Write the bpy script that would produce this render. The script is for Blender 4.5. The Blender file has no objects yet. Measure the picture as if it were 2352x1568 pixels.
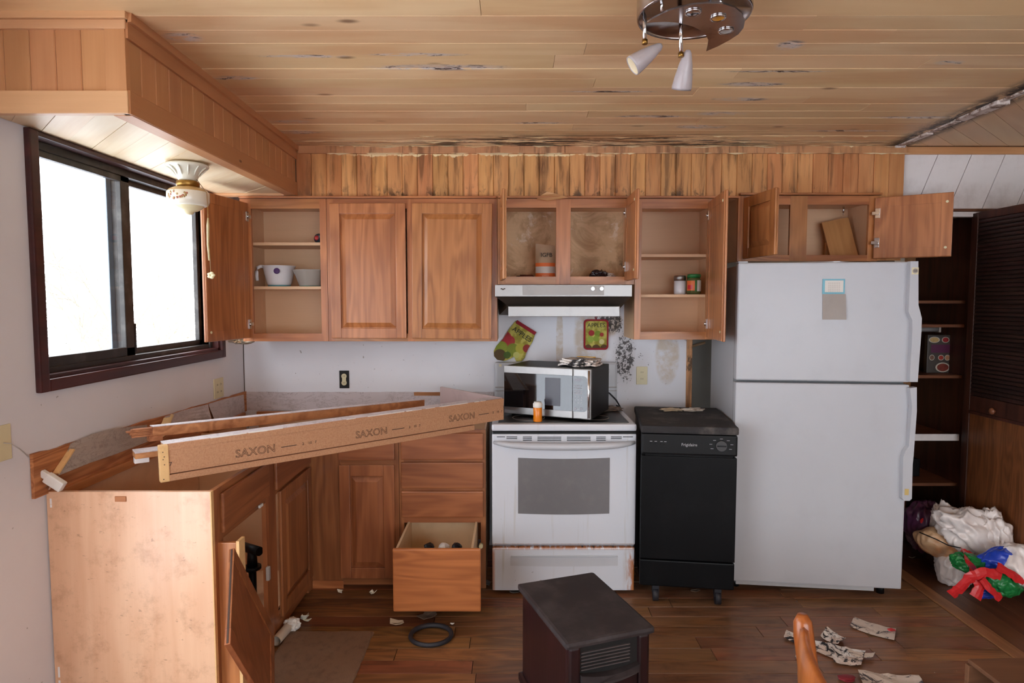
import bpy, bmesh, math, random
from math import sin, cos, pi, atan, radians, sqrt
from mathutils import Vector, Matrix, noise
random.seed(7)
SC = bpy.context.scene
COL = SC.collection
# ------------------------------------------------------------------ camera
F = 1450.0; PITCH = atan(94 / F); ZC = 1.57
cam = bpy.data.cameras.new('camera'); camo = bpy.data.objects.new('camera', cam); COL.objects.link(camo)
camo.location = (0, 0, ZC); camo.rotation_euler = (pi / 2 - PITCH, 0, 0)
cam.sensor_width = 36; cam.lens = F / 2352 * 36; cam.clip_start = 0.05; cam.clip_end = 200
SC.camera = camo
# ------------------------------------------------------------------ world, light, exposure
SC.view_settings.view_transform = 'Standard'
SC.view_settings.look = 'None'
SC.view_settings.gamma = 1.0
SC.view_settings.use_curve_mapping = False
SC.view_settings.exposure = 0.75
w = bpy.data.worlds.new('overcast_sky'); SC.world = w; w.use_nodes = True
bg = w.node_tree.nodes['Background']; bg.inputs[0].default_value = (0.90, 0.95, 1.0, 1); bg.inputs[1].default_value = 4.6
SC.cycles.max_bounces = 9; SC.cycles.diffuse_bounces = 6; SC.cycles.caustics_refractive = False
SC.cycles.sample_clamp_indirect = 8


def portal(name, loc, sx, sy, rot):
    l = bpy.data.lights.new(name, 'AREA'); l.shape = 'RECTANGLE'; l.size = sx; l.size_y = sy
    l.cycles.is_portal = True
    o = bpy.data.objects.new(name, l); COL.objects.link(o); o.location = loc; o.rotation_euler = rot
    return o


portal('window_light_portal', (-1.83, 2.95, 1.71), 0.95, 1.45, (0, -pi / 2, 0))
portal('patio_light_portal', (-1.83, 0.55, 1.05), 2.05, 2.3, (0, -pi / 2, 0))
portal('rear_light_portal', (1.65, -2.35, 1.35), 3.9, 1.7, (pi / 2, 0, 0))


# ------------------------------------------------------------------ pixel helper (photo pixel -> point on a known plane)
def at(px, py, ax, v):
    a = (px - 1176) / F; b = (784 - py) / F
    d = Vector((a, cos(PITCH) + b * sin(PITCH), -sin(PITCH) + b * cos(PITCH)))
    o = Vector((0, 0, ZC)); i = 'XYZ'.index(ax); t = (v - o[i]) / d[i]
    return o + d * t


def zat(py, Y): return at(1176, py, 'Y', Y).z
def xat(px, Y, py=784): return at(px, py, 'Y', Y).x


# ------------------------------------------------------------------ materials
def rgb(r, g, b):
    f = lambda c: (c / 255 / 12.92) if c / 255 <= 0.04045 else ((c / 255 + 0.055) / 1.055) ** 2.4
    return (f(r), f(g), f(b), 1)


class NT:
    def __init__(s, name):
        s.m = bpy.data.materials.new(name); s.m.use_nodes = True; s.t = s.m.node_tree
        s.b = s.t.nodes['Principled BSDF']; s.out = s.t.nodes['Material Output']

    def new(s, ty, **kw):
        n = s.t.nodes.new(ty)
        for k, v in kw.items(): setattr(n, k, v)
        return n

    def put(s, sock, v):
        if v is None: return
        if isinstance(v, bpy.types.NodeSocket): s.t.links.new(v, sock)
        else:
            if isinstance(v, (tuple, list)) and len(v) == 3 and sock.type == 'RGBA': v = (*v, 1)
            sock.default_value = v

    def mth(s, op, a, b=None, c=None, clamp=False):
        n = s.new('ShaderNodeMath', operation=op, use_clamp=clamp)
        s.put(n.inputs[0], a); s.put(n.inputs[1], b); s.put(n.inputs[2], c)
        return n.outputs[0]

    def vm(s, op, a, b=None):
        n = s.new('ShaderNodeVectorMath', operation=op)
        s.put(n.inputs[0], a); s.put(n.inputs[1], b)
        return n.outputs[1] if op in ('LENGTH', 'DISTANCE', 'DOT_PRODUCT') else n.outputs[0]

    def mix(s, f, a, b, blend='MIX'):
        n = s.new('ShaderNodeMix', data_type='RGBA', blend_type=blend)
        s.put(n.inputs[0], f); s.put(n.inputs[6], a); s.put(n.inputs[7], b)
        return n.outputs[2]

    def noise(s, v, sc=5, det=4, ro=.55, di=0):
        n = s.new('ShaderNodeTexNoise'); s.put(n.inputs['Vector'], v)
        n.inputs['Scale'].default_value = sc; n.inputs['Detail'].default_value = det
        n.inputs['Roughness'].default_value = ro; n.inputs['Distortion'].default_value = di
        return n.outputs[0]

    def sm(s, x, lo, hi):  # smoothstep lo..hi -> 0..1
        n = s.new('ShaderNodeMapRange', interpolation_type='SMOOTHSTEP', clamp=True)
        s.put(n.inputs[0], x); n.inputs[1].default_value = lo; n.inputs[2].default_value = hi
        return n.outputs[0]

    def ramp(s, f, st):
        n = s.new('ShaderNodeValToRGB'); e = n.color_ramp.elements
        while len(e) < len(st): e.new(.5)
        for i, (p, c) in enumerate(st): e[i].position = p; e[i].color = c
        s.put(n.inputs[0], f); return n.outputs[0]

    def obj(s): return s.new('ShaderNodeTexCoord').outputs['Object']
    def pos(s): return s.new('ShaderNodeNewGeometry').outputs['Position']
    def rnd(s): return s.new('ShaderNodeObjectInfo').outputs['Random']
    def xyz(s, v):
        n = s.new('ShaderNodeSeparateXYZ'); s.put(n.inputs[0], v); return n.outputs

    def ell(s, p, c, r, soft=.5):  # soft ellipsoid mask
        d = s.vm('LENGTH', s.vm('DIVIDE', s.vm('SUBTRACT', p, c), r))
        return s.mth('SUBTRACT', 1.0, s.sm(d, 1 - soft, 1))

    def bump(s, h, st=.3, d=.01):
        n = s.new('ShaderNodeBump'); n.inputs['Strength'].default_value = st; n.inputs['Distance'].default_value = d
        s.put(n.inputs['Height'], h); s.t.links.new(n.outputs[0], s.b.inputs['Normal'])

    def fin(s, col, rough=.5, metal=0, spec=None):
        s.put(s.b.inputs['Base Color'], col); s.put(s.b.inputs['Roughness'], rough); s.put(s.b.inputs['Metallic'], metal)
        if spec is not None: s.b.inputs['Specular IOR Level'].default_value = spec
        return s.m


def plain(name, c, rough=.5, metal=0, dirt=.12, dsc=6, bump=0, dcol=None, spec=None, coat=0):
    n = NT(name); p = n.obj(); c = rgb(*c)
    d = n.noise(p, dsc, 5, .65)
    dc = rgb(*dcol) if dcol else tuple(x * .45 for x in c[:3]) + (1,)
    col = n.mix(n.mth('MULTIPLY', n.sm(d, .45, .8), dirt * 2), c, dc)
    if bump: n.bump(n.noise(p, dsc * 8, 4), bump, .004)
    if coat: n.b.inputs['Coat Weight'].default_value = coat
    return n.fin(col, rough, metal, spec)


def wood(name, c1, c2, axis='Z', rough=.42, var=.12, sc=1.0, ring=22, contrast=1.0, extra=None, knots=0, coat=0, spec=.4, fine=.35):
    n = NT(name); o = n.obj(); r = n.rnd()
    off = n.new('ShaderNodeCombineXYZ')
    for i, k in enumerate((13.1, 7.7, 21.3)): n.put(off.inputs[i], n.mth('MULTIPLY', r, k))
    p = n.vm('ADD', o, off.outputs[0])
    ai = 'XYZ'.index(axis)
    s1 = [4.2 * sc] * 3; s1[ai] = .55 * sc
    s2 = [95 * sc] * 3; s2[ai] = 3.2 * sc
    a = n.noise(n.vm('MULTIPLY', p, tuple(s1)), 1.6, 2.5, .5, .35)
    rg = n.mth('MULTIPLY_ADD', n.mth('SINE', n.mth('MULTIPLY', a, ring * 2.2)), .5, .5)
    f = n.noise(n.vm('MULTIPLY', p, tuple(s2)), 1.0, 3, .6)
    v = n.mth('ADD', n.mth('MULTIPLY', a, .55), n.mth('ADD', n.mth('MULTIPLY', rg, .22), n.mth('MULTIPLY', f, fine)))
    col = n.ramp(n.mth('MULTIPLY_ADD', n.mth('SUBTRACT', v, .56), contrast * 1.5, .5), [(0.05, rgb(*c2)), (.95, rgb(*c1))])
    if knots:
        k = n.new('ShaderNodeTexVoronoi'); sk = [7.0] * 3; sk[ai] = 3.0
        n.put(k.inputs['Vector'], n.vm('MULTIPLY', n.vm('ADD', p, (.3, .2, .1)), tuple(sk))); k.inputs['Scale'].default_value = 1
        km = n.mth('SUBTRACT', 1.0, n.sm(k.outputs['Distance'], .03, .12 * knots))
        sel = n.sm(n.xyz(k.outputs['Color'])[0], .50, .54)
        col = n.mix(n.mth('MULTIPLY', n.mth('MULTIPLY', km, sel), .75), col, rgb(92, 52, 30))
    hv = n.mth('MULTIPLY_ADD', n.mth('SUBTRACT', r, .5), var * 2, 1.0)
    hs = n.new('ShaderNodeHueSaturation'); n.put(hs.inputs['Value'], hv); n.put(hs.inputs['Color'], col)
    n.put(hs.inputs['Hue'], n.mth('MULTIPLY_ADD', n.mth('SUBTRACT', n.mth('FRACT', n.mth('MULTIPLY', r, 17.3)), .5), .015 * (var / .12), .5))
    col = hs.outputs[0]
    if extra: col = extra(n, col)
    n.bump(n.mth('ADD', f, n.mth('MULTIPLY', rg, .3)), .18, .002)
    if coat: n.b.inputs['Coat Weight'].default_value = coat; n.b.inputs['Coat Roughness'].default_value = .25
    return n.fin(col, rough, 0, spec)


def ceil_stain(n, col):
    p = n.pos(); x, y, z = n.xyz(p)[:3]
    q = n.vm('MULTIPLY', p, (1.2, 9, 9))
    n1 = n.noise(q, 2.2, 5, .65, .6); n2 = n.noise(n.vm('MULTIPLY', p, (2.5, 22, 22)), 1.3, 5, .7, .4)
    back = n.sm(y, 3.1, 3.62)
    mid = n.ell(p, (.75, 3.6, 2.45), (1.6, .55, .5), .8)
    line = n.sm(y, 3.50, 3.58)
    # grey-violet damp cast with peeling cream finish and black rot near the back wall
    m1 = n.mth('MULTIPLY', n.sm(n1, .5, .68), n.mth('ADD', n.mth('MULTIPLY', back, .25), n.mth('MULTIPLY', mid, .4)), clamp=True)
    col = n.mix(m1, col, rgb(146, 108, 82))
    rot = n.mth('MULTIPLY', n.sm(n2, .46, .53), n.mth('MULTIPLY', n.sm(y, 3.34, 3.52), n.mth('ADD', n.mth('MULTIPLY', n.ell(p, (.45, 3.6, 2.45), (1.1, .3, .3), .5), 1.0), n.mth('MULTIPLY', line, .35)), clamp=True))
    cream = n.mth('MULTIPLY', n.sm(n.noise(n.vm('MULTIPLY', p, (3, 26, 20)), 1.7, 4, .6, .8), .45, .52), n.sm(y, 3.44, 3.54))
    col = n.mix(n.mth('MULTIPLY', cream, .85), col, rgb(250, 226, 184))
    col = n.mix(rot, col, rgb(42, 30, 24))
    # isolated patches on the joints
    spots = None
    for px, py, rx, ry in ((1010, 156, .34, .035), (960, 126, .22, .022), (1730, 195, .17, .030), (1700, 229, .15, .032), (1655, 262, .15, .035), (1610, 291, .16, .040), (1815, 104, .06, .05), (1500, 268, .22, .022),
                           (1240, 283, .16, .018), (1400, 212, .25, .012), (1960, 300, .35, .02), (420, 86, .08, .05), (665, 280, .14, .035), (680, 303, .16, .04), (540, 180, .12, .03), (1790, 165, .25, .012), (2180, 145, .07, .03), (2110, 270, .3, .02), (700, 130, .2, .02)):
        q0 = at(px, py, 'Z', 2.45 + .0235 * max(0, (335 - py) / 200)); c = tuple(q0); r = (rx, ry, .3)
        e = n.ell(p, c, r, .6); spots = e if spots is None else n.mth('MAXIMUM', spots, e)
    sn = n.noise(n.vm('MULTIPLY', p, (9, 26, 9)), 1, 6, .75, .7)
    tone = n.noise(n.vm('MULTIPLY', p, (.9, 5, 5)), 1.5, 3, .5)
    col = n.mix(n.mth('MULTIPLY', n.sm(tone, .48, .66), .40), col, rgb(206, 150, 104))
    col = n.mix(n.mth('MULTIPLY', spots, n.sm(sn, .40, .52)), col, rgb(214, 200, 190))
    col = n.mix(n.mth('MULTIPLY', spots, n.sm(sn, .53, .59)), col, rgb(54, 36, 28))
    return col


def crease_stain(n, col):
    p = n.pos(); x, y, z = n.xyz(p)[:3]
    m = n.mth('SUBTRACT', 1.0, n.sm(n.mth('ABSOLUTE', n.mth('SUBTRACT', x, 2.19)), .03, .13))
    k = n.noise(n.vm('MULTIPLY', p, (18, 9, 9)), 1.2, 5, .7, .6)
    return n.mix(n.mth('MULTIPLY', m, n.sm(k, .34, .54)), col, rgb(48, 34, 28))


def both_stain(n, col): return crease_stain(n, ceil_stain(n, col))


def soffit_stain(n, col):
    p = n.pos(); x, y, z = n.xyz(p)[:3]
    q = n.vm('MULTIPLY', p, (24, 10, 2.2))
    k = n.noise(q, 1.2, 5, .6, .5); k2 = n.noise(n.vm('MULTIPLY', p, (9, 9, 5)), 1.6, 5, .7, .4)
    face = n.sm(n.mth('ABSOLUTE', n.mth('SUBTRACT', n.mth('MULTIPLY_ADD', x, 1.0, 0.0), .5)), 1.72, 1.5)
    zone = n.mth('MULTIPLY', n.sm(y, 3.5, 3.6), n.mth('SUBTRACT', 1.0, n.sm(n.mth('ABSOLUTE', n.mth('SUBTRACT', x, .4)), 1.2, 2.0)))
    col = n.mix(n.mth('MULTIPLY', n.mth('MULTIPLY', n.sm(k, .47, .66), zone), .65), col, rgb(96, 62, 36))
    col = n.mix(n.mth('MULTIPLY', n.mth('MULTIPLY', n.sm(k2, .52, .62), zone), n.mth('MULTIPLY', n.mth('SUBTRACT', 1.0, n.sm(z, 2.16, 2.25)), .85)), col, rgb(52, 40, 26))
    dr = n.mth('SUBTRACT', z, n.mth('MULTIPLY', n.noise(n.vm('MULTIPLY', p, (22, 1, 0.2)), 1, 3, .6), .05))
    left = n.mth('SUBTRACT', 1.0, n.sm(n.mth('ABSOLUTE', n.mth('ADD', x, .2)), .55, .85))
    col = n.mix(n.mth('MULTIPLY', n.mth('MULTIPLY', n.sm(dr, 2.366, 2.372), n.mth('SUBTRACT', 1.0, n.sm(z, 2.400, 2.404))), n.mth('MULTIPLY', left, zone)), col, rgb(246, 224, 176))
    dk = n.ell(p, (.17, 3.65, 2.34), (.06, .1, .13), .9)
    return n.mix(n.mth('MULTIPLY', dk, n.mth('MULTIPLY', n.sm(k, .42, .55), .8)), col, rgb(86, 52, 30))


def wall_stain(n, col):
    p = n.pos()
    sp = n.noise(p, 52, 5, .75); bl = n.noise(p, 9, 5, .7, .4)
    tan_ = None
    for c, r in (((.50, 3.95, 1.36), (.12, .3, .32)), ((.98, 3.95, 1.22), (.085, .3, .20)), ((.30, 3.95, 1.3), (.025, .3, .28)), ((.60, 3.95, 1.45), (.10, .3, .12))):
        e = n.ell(p, c, r, .25); tan_ = e if tan_ is None else n.mth('MAXIMUM', tan_, e)
    col = n.mix(n.mth('MULTIPLY', tan_, n.mth('MULTIPLY', n.sm(bl, .30, .62), .8)), col, rgb(200, 182, 160))
    mo = n.mth('MAXIMUM', n.ell(p, (.71, 3.95, 1.22), (.10, .3, .24), .7), n.ell(p, (.62, 3.95, 1.43), (.11, .3, .12), .6))
    mo = n.mth('MAXIMUM', mo, n.mth('MULTIPLY', n.ell(p, (.82, 3.95, 1.2), (.10, .3, .12), .9), .45))
    col = n.mix(n.mth('MULTIPLY', mo, .3), col, rgb(150, 128, 118))
    th = n.mth('ADD', sp, n.mth('MULTIPLY', n.mth('SUBTRACT', mo, 1.0), .22))
    col = n.mix(n.mth('MULTIPLY', n.sm(th, .455, .50), .9), col, rgb(44, 38, 36))
    sc = n.noise(p, 26, 2, .5)
    return n.mix(n.mth('MULTIPLY', n.sm(sc, .74, .76), .6), col, rgb(120, 108, 98))


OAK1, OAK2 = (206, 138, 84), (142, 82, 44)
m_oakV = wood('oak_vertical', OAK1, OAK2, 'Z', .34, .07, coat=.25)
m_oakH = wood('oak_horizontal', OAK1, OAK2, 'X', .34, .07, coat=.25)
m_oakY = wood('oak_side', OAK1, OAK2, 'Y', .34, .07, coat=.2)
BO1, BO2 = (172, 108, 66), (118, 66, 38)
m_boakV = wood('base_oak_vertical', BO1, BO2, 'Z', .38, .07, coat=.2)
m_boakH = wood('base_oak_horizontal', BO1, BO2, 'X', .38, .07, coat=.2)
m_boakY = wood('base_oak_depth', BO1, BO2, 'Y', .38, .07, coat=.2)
m_draw = wood('bright_oak_drawer', (204, 128, 72), (150, 86, 46), 'X', .4, .03, ring=26)
m_drawdirty = m_boakH


def panel_dirt(n, col):
    p = n.obj()
    k = n.noise(p, 9, 6, .75); s = n.noise(n.vm('MULTIPLY', p, (30, 30, 60)), 1, 3, .6)
    z = n.xyz(p)[2]
    c = n.mix(n.mth('MULTIPLY', n.sm(k, .48, .7), .35), col, rgb(150, 100, 66))
    return n.mix(n.mth('MULTIPLY', n.sm(s, .66, .72), .4), c, rgb(120, 80, 60))


m_endpanel = wood('veneer_end_panel', (232, 190, 156), (210, 158, 122), 'Z', .4, .02, sc=.9, ring=14, contrast=.7, extra=panel_dirt, coat=.6, spec=.5)
m_inner = wood('cabinet_interior_veneer', (228, 190, 154), (206, 166, 130), 'X', .5, .04, ring=8, contrast=.6)


def rot_in(n, col):
    p = n.obj()
    k = n.noise(p, 4.5, 6, .7, .8); k2 = n.noise(p, 11, 5, .7, .5)
    c = n.mix(n.mth('MULTIPLY', n.sm(k, .42, .6), .55), col, rgb(150, 112, 76))
    c = n.mix(n.mth('MULTIPLY', n.sm(k2, .60, .70), .8), c, rgb(232, 216, 198))
    return n.mix(n.mth('MULTIPLY', n.sm(k, .62, .72), .7), c, rgb(66, 48, 34))


m_innerwet = wood('water_stained_backing', (226, 194, 156), (204, 168, 128), 'X', .7, .04, ring=6, contrast=.6, extra=rot_in)
PN1, PN2 = (244, 216, 172), (222, 182, 134)
m_ceil = wood('pine_ceiling', PN1, PN2, 'X', .42, .10, sc=.9, ring=10, contrast=.75, knots=1.2, extra=both_stain, spec=.3, fine=.14)
m_ceild = wood('pine_ceiling_diagonal', (244, 212, 172), (220, 178, 136), 'X', .5, .07, sc=.9, ring=10, contrast=.7, knots=.8, extra=crease_stain, fine=.14)
m_soffit = wood('pine_vertical_stained', (224, 164, 108), (184, 120, 70), 'Z', .4, .13, ring=14, knots=1, extra=soffit_stain, spec=.3)
m_soffitL = wood('pine_bulkhead', (206, 152, 106), (180, 124, 82), 'Z', .42, .07, ring=10, knots=.6, spec=.3, contrast=.7)
m_soffitN = wood('pine_bulkhead_front', (226, 180, 136), (200, 150, 106), 'X', .42, .05, ring=8, knots=.5, spec=.3, contrast=.7)
m_soffitY = wood('pine_bulkhead_board', (202, 148, 102), (176, 120, 78), 'Y', .42, .05, ring=8, knots=.5, spec=.3, contrast=.7)
m_under = wood('pine_underside', (240, 222, 188), (222, 192, 150), 'X', .42, .05, ring=10, knots=.7, spec=.3)
m_trimH = wood('pine_trim', (210, 156, 110), (178, 122, 80), 'X', .42, .05, ring=8, extra=soffit_stain)


def floor_wear(n, col):
    p = n.pos(); x, y, z = n.xyz(p)[:3]
    k = n.noise(n.vm('MULTIPLY', p, (2, 7, 2)), 1.6, 5, .7, .5)
    c = n.mix(n.mth('MULTIPLY', n.sm(x, -.5, .8), n.mth('MULTIPLY', n.sm(k, .3, .6), .55)), col, rgb(142, 108, 82))
    c = n.mix(n.mth('MULTIPLY', n.sm(n.noise(p, 5, 5, .7), .55, .75), .55), c, rgb(70, 46, 34))
    sp = n.noise(p, 60, 2, .5)
    return n.mix(n.sm(sp, .78, .80), c, rgb(190, 180, 168))


m_floor = wood('oak_floor', (150, 98, 62), (80, 50, 32), 'X', .36, .26, sc=1.1, ring=30, contrast=1.2, extra=floor_wear, spec=.45)
m_floorR = wood('reddish_floor', (122, 76, 54), (88, 54, 38), 'Y', .4, .08, sc=1.1, ring=16, contrast=.8)
m_floorbase = plain('dark_floor_joint', (26, 16, 11), .8)
m_thresh = wood('threshold_oak', (170, 118, 80), (120, 78, 50), 'Y', .4, .03)
m_dark = wood('dark_mahogany', (84, 46, 34), (46, 25, 20), 'Z', .45, .1, ring=18)
m_darkH = wood('dark_mahogany_slat', (58, 36, 30), (32, 19, 17), 'Y', .5, .12, ring=14)
m_brown = wood('brown_panelling', (140, 84, 48), (88, 50, 28), 'Z', .4, .06, sc=2.2, ring=20)
m_brownX = wood('brown_shelf_board', (134, 84, 54), (84, 50, 32), 'X', .5, .06)
m_heater = wood('heater_cherry_veneer', (46, 21, 24), (24, 12, 14), 'Z', .38, .02, ring=18, coat=.2)
m_chip = NT('particle_board'); _p = m_chip.obj()
m_chip = m_chip.fin(m_chip.mix(m_chip.sm(m_chip.noise(_p, 160, 3, .7), .35, .7), rgb(190, 142, 106), rgb(174, 124, 90)), .8)
m_chiplt = plain('pale_wood_end', (226, 184, 128), .8, dirt=.25, dsc=20)
m_raw = wood('raw_broken_wood', (206, 146, 98), (152, 96, 60), 'X', .7, .1, contrast=1.2)
m_ply = wood('exposed_plywood', (196, 134, 84), (140, 84, 48), 'Y', .6, .1, sc=1.6, ring=30, contrast=1.5)


def wallm(name, c, extra=None, bump=.1):
    n = NT(name); p = n.pos(); col = rgb(*c)
    col = n.mix(n.mth('MULTIPLY', n.sm(n.noise(p, 1.8, 4, .6), .35, .75), .18), col, rgb(c[0] - 30, c[1] - 32, c[2] - 32))
    sp = n.noise(p, 34, 2, .5)
    col = n.mix(n.mth('MULTIPLY', n.sm(sp, .765, .785), .5), col, rgb(96, 88, 82))
    if extra: col = extra(n, col)
    n.bump(n.noise(p, 150, 3, .6), bump, .002)
    return n.fin(col, .62, 0, .3)


m_wallL = wallm('left_wall_paint', (222, 221, 226))
m_wallB = wallm('back_wall_paint', (228, 229, 236), wall_stain)
m_wallG = wallm('rear_room_paint', (190, 176, 158))
m_wwhite = plain('white_painted_plank', (236, 231, 230), .55, dirt=.2, dsc=4, dcol=(150, 128, 118))


def lamdirt(n, p, col):
    k = n.noise(n.vm('MULTIPLY', p, (5, 5, 14)), 1.3, 6, .75, 1.2)
    d = n.mth('ABSOLUTE', n.mth('SUBTRACT', k, .5))
    col = n.mix(n.mth('MULTIPLY', n.mth('SUBTRACT', 1.0, n.sm(d, .0, .012)), .7), col, rgb(92, 72, 62))
    return n.mix(n.mth('MULTIPLY', n.sm(n.noise(p, 7, 5, .7), .5, .75), .5), col, rgb(120, 102, 94))


_n = NT('grey_laminate'); m_lam = _n.fin(lamdirt(_n, _n.pos(), rgb(204, 196, 200)), .5)
_n = NT('dirty_laminate'); m_lamd = _n.fin(lamdirt(_n, _n.pos(), rgb(176, 162, 152)), .6)
m_lampink = plain('pinkish_laminate', (186, 164, 162), .4, dirt=.2)
m_curl = plain('curled_laminate_back', (232, 208, 160), .5)

m_white = plain('white_enamel', (188, 190, 196), .3, dirt=.05, spec=.4)


def stove_rust(n, col):
    p = n.obj(); x, y, z = n.xyz(p)[:3]
    k = n.noise(n.vm('MULTIPLY', p, (30, 10, 8)), 1, 5, .7)
    jz = n.mth('SUBTRACT', 1.0, n.sm(n.mth('ABSOLUTE', n.mth('SUBTRACT', z, .262)), .002, .022))
    rx = n.mth('MULTIPLY', n.sm(x, .69, .765), n.mth('SUBTRACT', 1.0, n.sm(z, .20, .27)))
    lx = n.mth('MULTIPLY', n.mth('SUBTRACT', 1.0, n.sm(x, .01, .022)), n.mth('SUBTRACT', 1.0, n.sm(z, .22, .27)))
    m = n.mth('MAXIMUM', n.mth('MULTIPLY', jz, n.sm(k, .36, .5)), n.mth('MAXIMUM', n.mth('MULTIPLY', rx, n.sm(k, .38, .55)), n.mth('MULTIPLY', lx, .7)))
    col = n.mix(m, col, rgb(176, 104, 44))
    col = n.mix(n.mth('MULTIPLY', jz, n.sm(k, .56, .62)), col, rgb(70, 36, 20))
    dr = n.noise(n.vm('MULTIPLY', p, (26, 4, 1.2)), 1, 4, .6)
    col = n.mix(n.mth('MULTIPLY', n.sm(dr, .6, .72), .35), col, rgb(170, 160, 140))
    return n.mix(n.mth('MULTIPLY', n.sm(n.noise(p, 45, 3, .6), .72, .76), .7), col, rgb(90, 74, 62))


_n = NT('rusty_white_enamel'); m_stove = _n.fin(stove_rust(_n, rgb(206, 209, 217)), .22, 0, .5)
m_ovenglass = plain('grey_oven_window', (112, 110, 112), .25, dirt=.06, dsc=14, dcol=(160, 156, 150), spec=.5)
m_cook = plain('sooty_black_glass', (26, 23, 22), .35, dirt=.3, dsc=9, dcol=(70, 60, 52))
m_black = plain('black_plastic', (15, 15, 17), .45, dirt=.1, spec=.25)
m_blackg = plain('glossy_black_glass', (8, 8, 10), .04, spec=.8, dirt=0)
m_dwf = plain('black_enamel', (12, 12, 14), .4, dirt=.15, dsc=5, dcol=(34, 33, 35), spec=.15)
m_dwtop = plain('dusty_black_top', (40, 38, 40), .8, dirt=.45, dsc=8, dcol=(98, 92, 88))
m_heattop = plain('dusty_dark_top', (40, 33, 35), .65, dirt=.4, dsc=5, dcol=(78, 70, 70))
m_steel = plain('brushed_steel', (158, 156, 155), .42, 1, dirt=.1, dsc=10)
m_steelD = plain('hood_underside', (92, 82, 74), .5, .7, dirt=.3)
m_chrome = plain('chrome', (215, 215, 218), .12, 1, dirt=.05)
m_chromed = plain('tarnished_chrome', (196, 190, 188), .2, 1, dirt=.35, dsc=9, dcol=(110, 66, 48))
m_brass = plain('aged_brass', (160, 122, 62), .35, .9)
m_winfr = plain('dark_bronze_aluminium', (44, 40, 38), .45, .2, dirt=.3, dsc=12, dcol=(100, 96, 92))
m_wincas = wood('mahogany_casing', (80, 36, 34), (44, 20, 20), 'Y', .4, .05, ring=10)
m_silver = plain('weathered_aluminium', (130, 140, 150), .4, .5, dirt=.2)
m_ivory = plain('ivory_plastic', (216, 206, 168), .4, dirt=.08)
m_cream = plain('cream_dot', (228, 220, 180), .5, dirt=0)
m_porc = plain('glazed_porcelain', (226, 224, 208), .15, dirt=.05, spec=.6)
m_milk = plain('milk_glass', (236, 230, 212), .18, dirt=.03, spec=.6)
m_amberband = plain('amber_band', (196, 158, 100), .25, dirt=.1)
m_gold = plain('gold_print', (176, 142, 90), .4, dirt=.2, dsc=30)
m_frost = plain('frosted_glass', (176, 168, 170), .3, dirt=.15, dsc=20)
m_carpet = plain('beige_carpet', (134, 104, 82), .95, dirt=.3, dsc=30, bump=1.0)
m_paper = plain('paper_white', (226, 222, 216), .8, dirt=.1)
_n = NT('mouldy_paper'); _k = _n.noise(_n.obj(), 24, 6, .75, .8)
m_mpaper = _n.fin(_n.mix(_n.sm(_k, .50, .56), _n.mix(_n.sm(_n.noise(_n.obj(), 6), .4, .6), rgb(232, 229, 226), rgb(216, 198, 186)), rgb(40, 38, 42)), .8)
m_bag = plain('white_plastic_bag', (226, 216, 212), .3, dirt=.15, dsc=5, dcol=(190, 160, 150), spec=.6)
m_bread = plain('bread_in_bag', (206, 168, 130), .35, dirt=.5, dsc=6, dcol=(190, 110, 50), spec=.6)
m_blue = plain('blue_plastic', (34, 66, 178), .3, dirt=.1, spec=.6)
m_green = plain('green_plastic', (26, 120, 58), .35, dirt=.2, dsc=10, spec=.6)
m_red = plain('red_plastic', (200, 36, 40), .35, dirt=.2, dsc=10, spec=.6)
m_purple = plain('purple_film', (78, 34, 70), .3, dirt=.4, dsc=9, dcol=(140, 120, 140), spec=.6)
m_orange = plain('orange_print', (226, 110, 50), .5)
m_amber = plain('amber_bottle', (226, 128, 20), .3, dirt=.05, spec=.6)
m_ink = plain('ink', (70, 52, 44), .8, dirt=0)
m_inkb = plain('black_ink', (24, 22, 22), .7, dirt=0)
m_grey = plain('grey_card', (166, 158, 152), .8, dirt=.08)
m_teal = plain('teal_paper', (126, 186, 204), .7, dirt=.08)
m_rubber = plain('dark_rubber', (40, 38, 44), .6, dirt=.2)
m_snow = plain('snow', (238, 240, 246), .8, dirt=.02)
m_bark = plain('overexposed_bark', (150, 142, 126), .9, dirt=.1)  # bark colour paled to look overexposed against the bright outdoors
m_plast = plain('clear_food_plastic', (196, 186, 178), .3, dirt=.2, spec=.6)
m_chair = wood('orange_oak_chair', (190, 112, 54), (136, 72, 30), 'Z', .3, .03, ring=12, coat=.3)
m_tabletop = wood('dusty_brown_board', (122, 84, 58), (92, 60, 42), 'X', .6, .03)
m_cardb = plain('plaster_chunk', (196, 176, 150), .9, dirt=.3, dsc=20)
_n = NT('window_glass'); _t = _n.new('ShaderNodeBsdfTransparent'); _g = _n.new('ShaderNodeBsdfGlossy'); _g.inputs['Roughness'].default_value = .03
_mx = _n.new('ShaderNodeMixShader'); _mx.inputs[0].default_value = .06
_n.t.links.new(_t.outputs[0], _mx.inputs[1]); _n.t.links.new(_g.outputs[0], _mx.inputs[2]); _n.t.links.new(_mx.outputs[0], _n.out.inputs[0]); m_glass = _n.m


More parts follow.
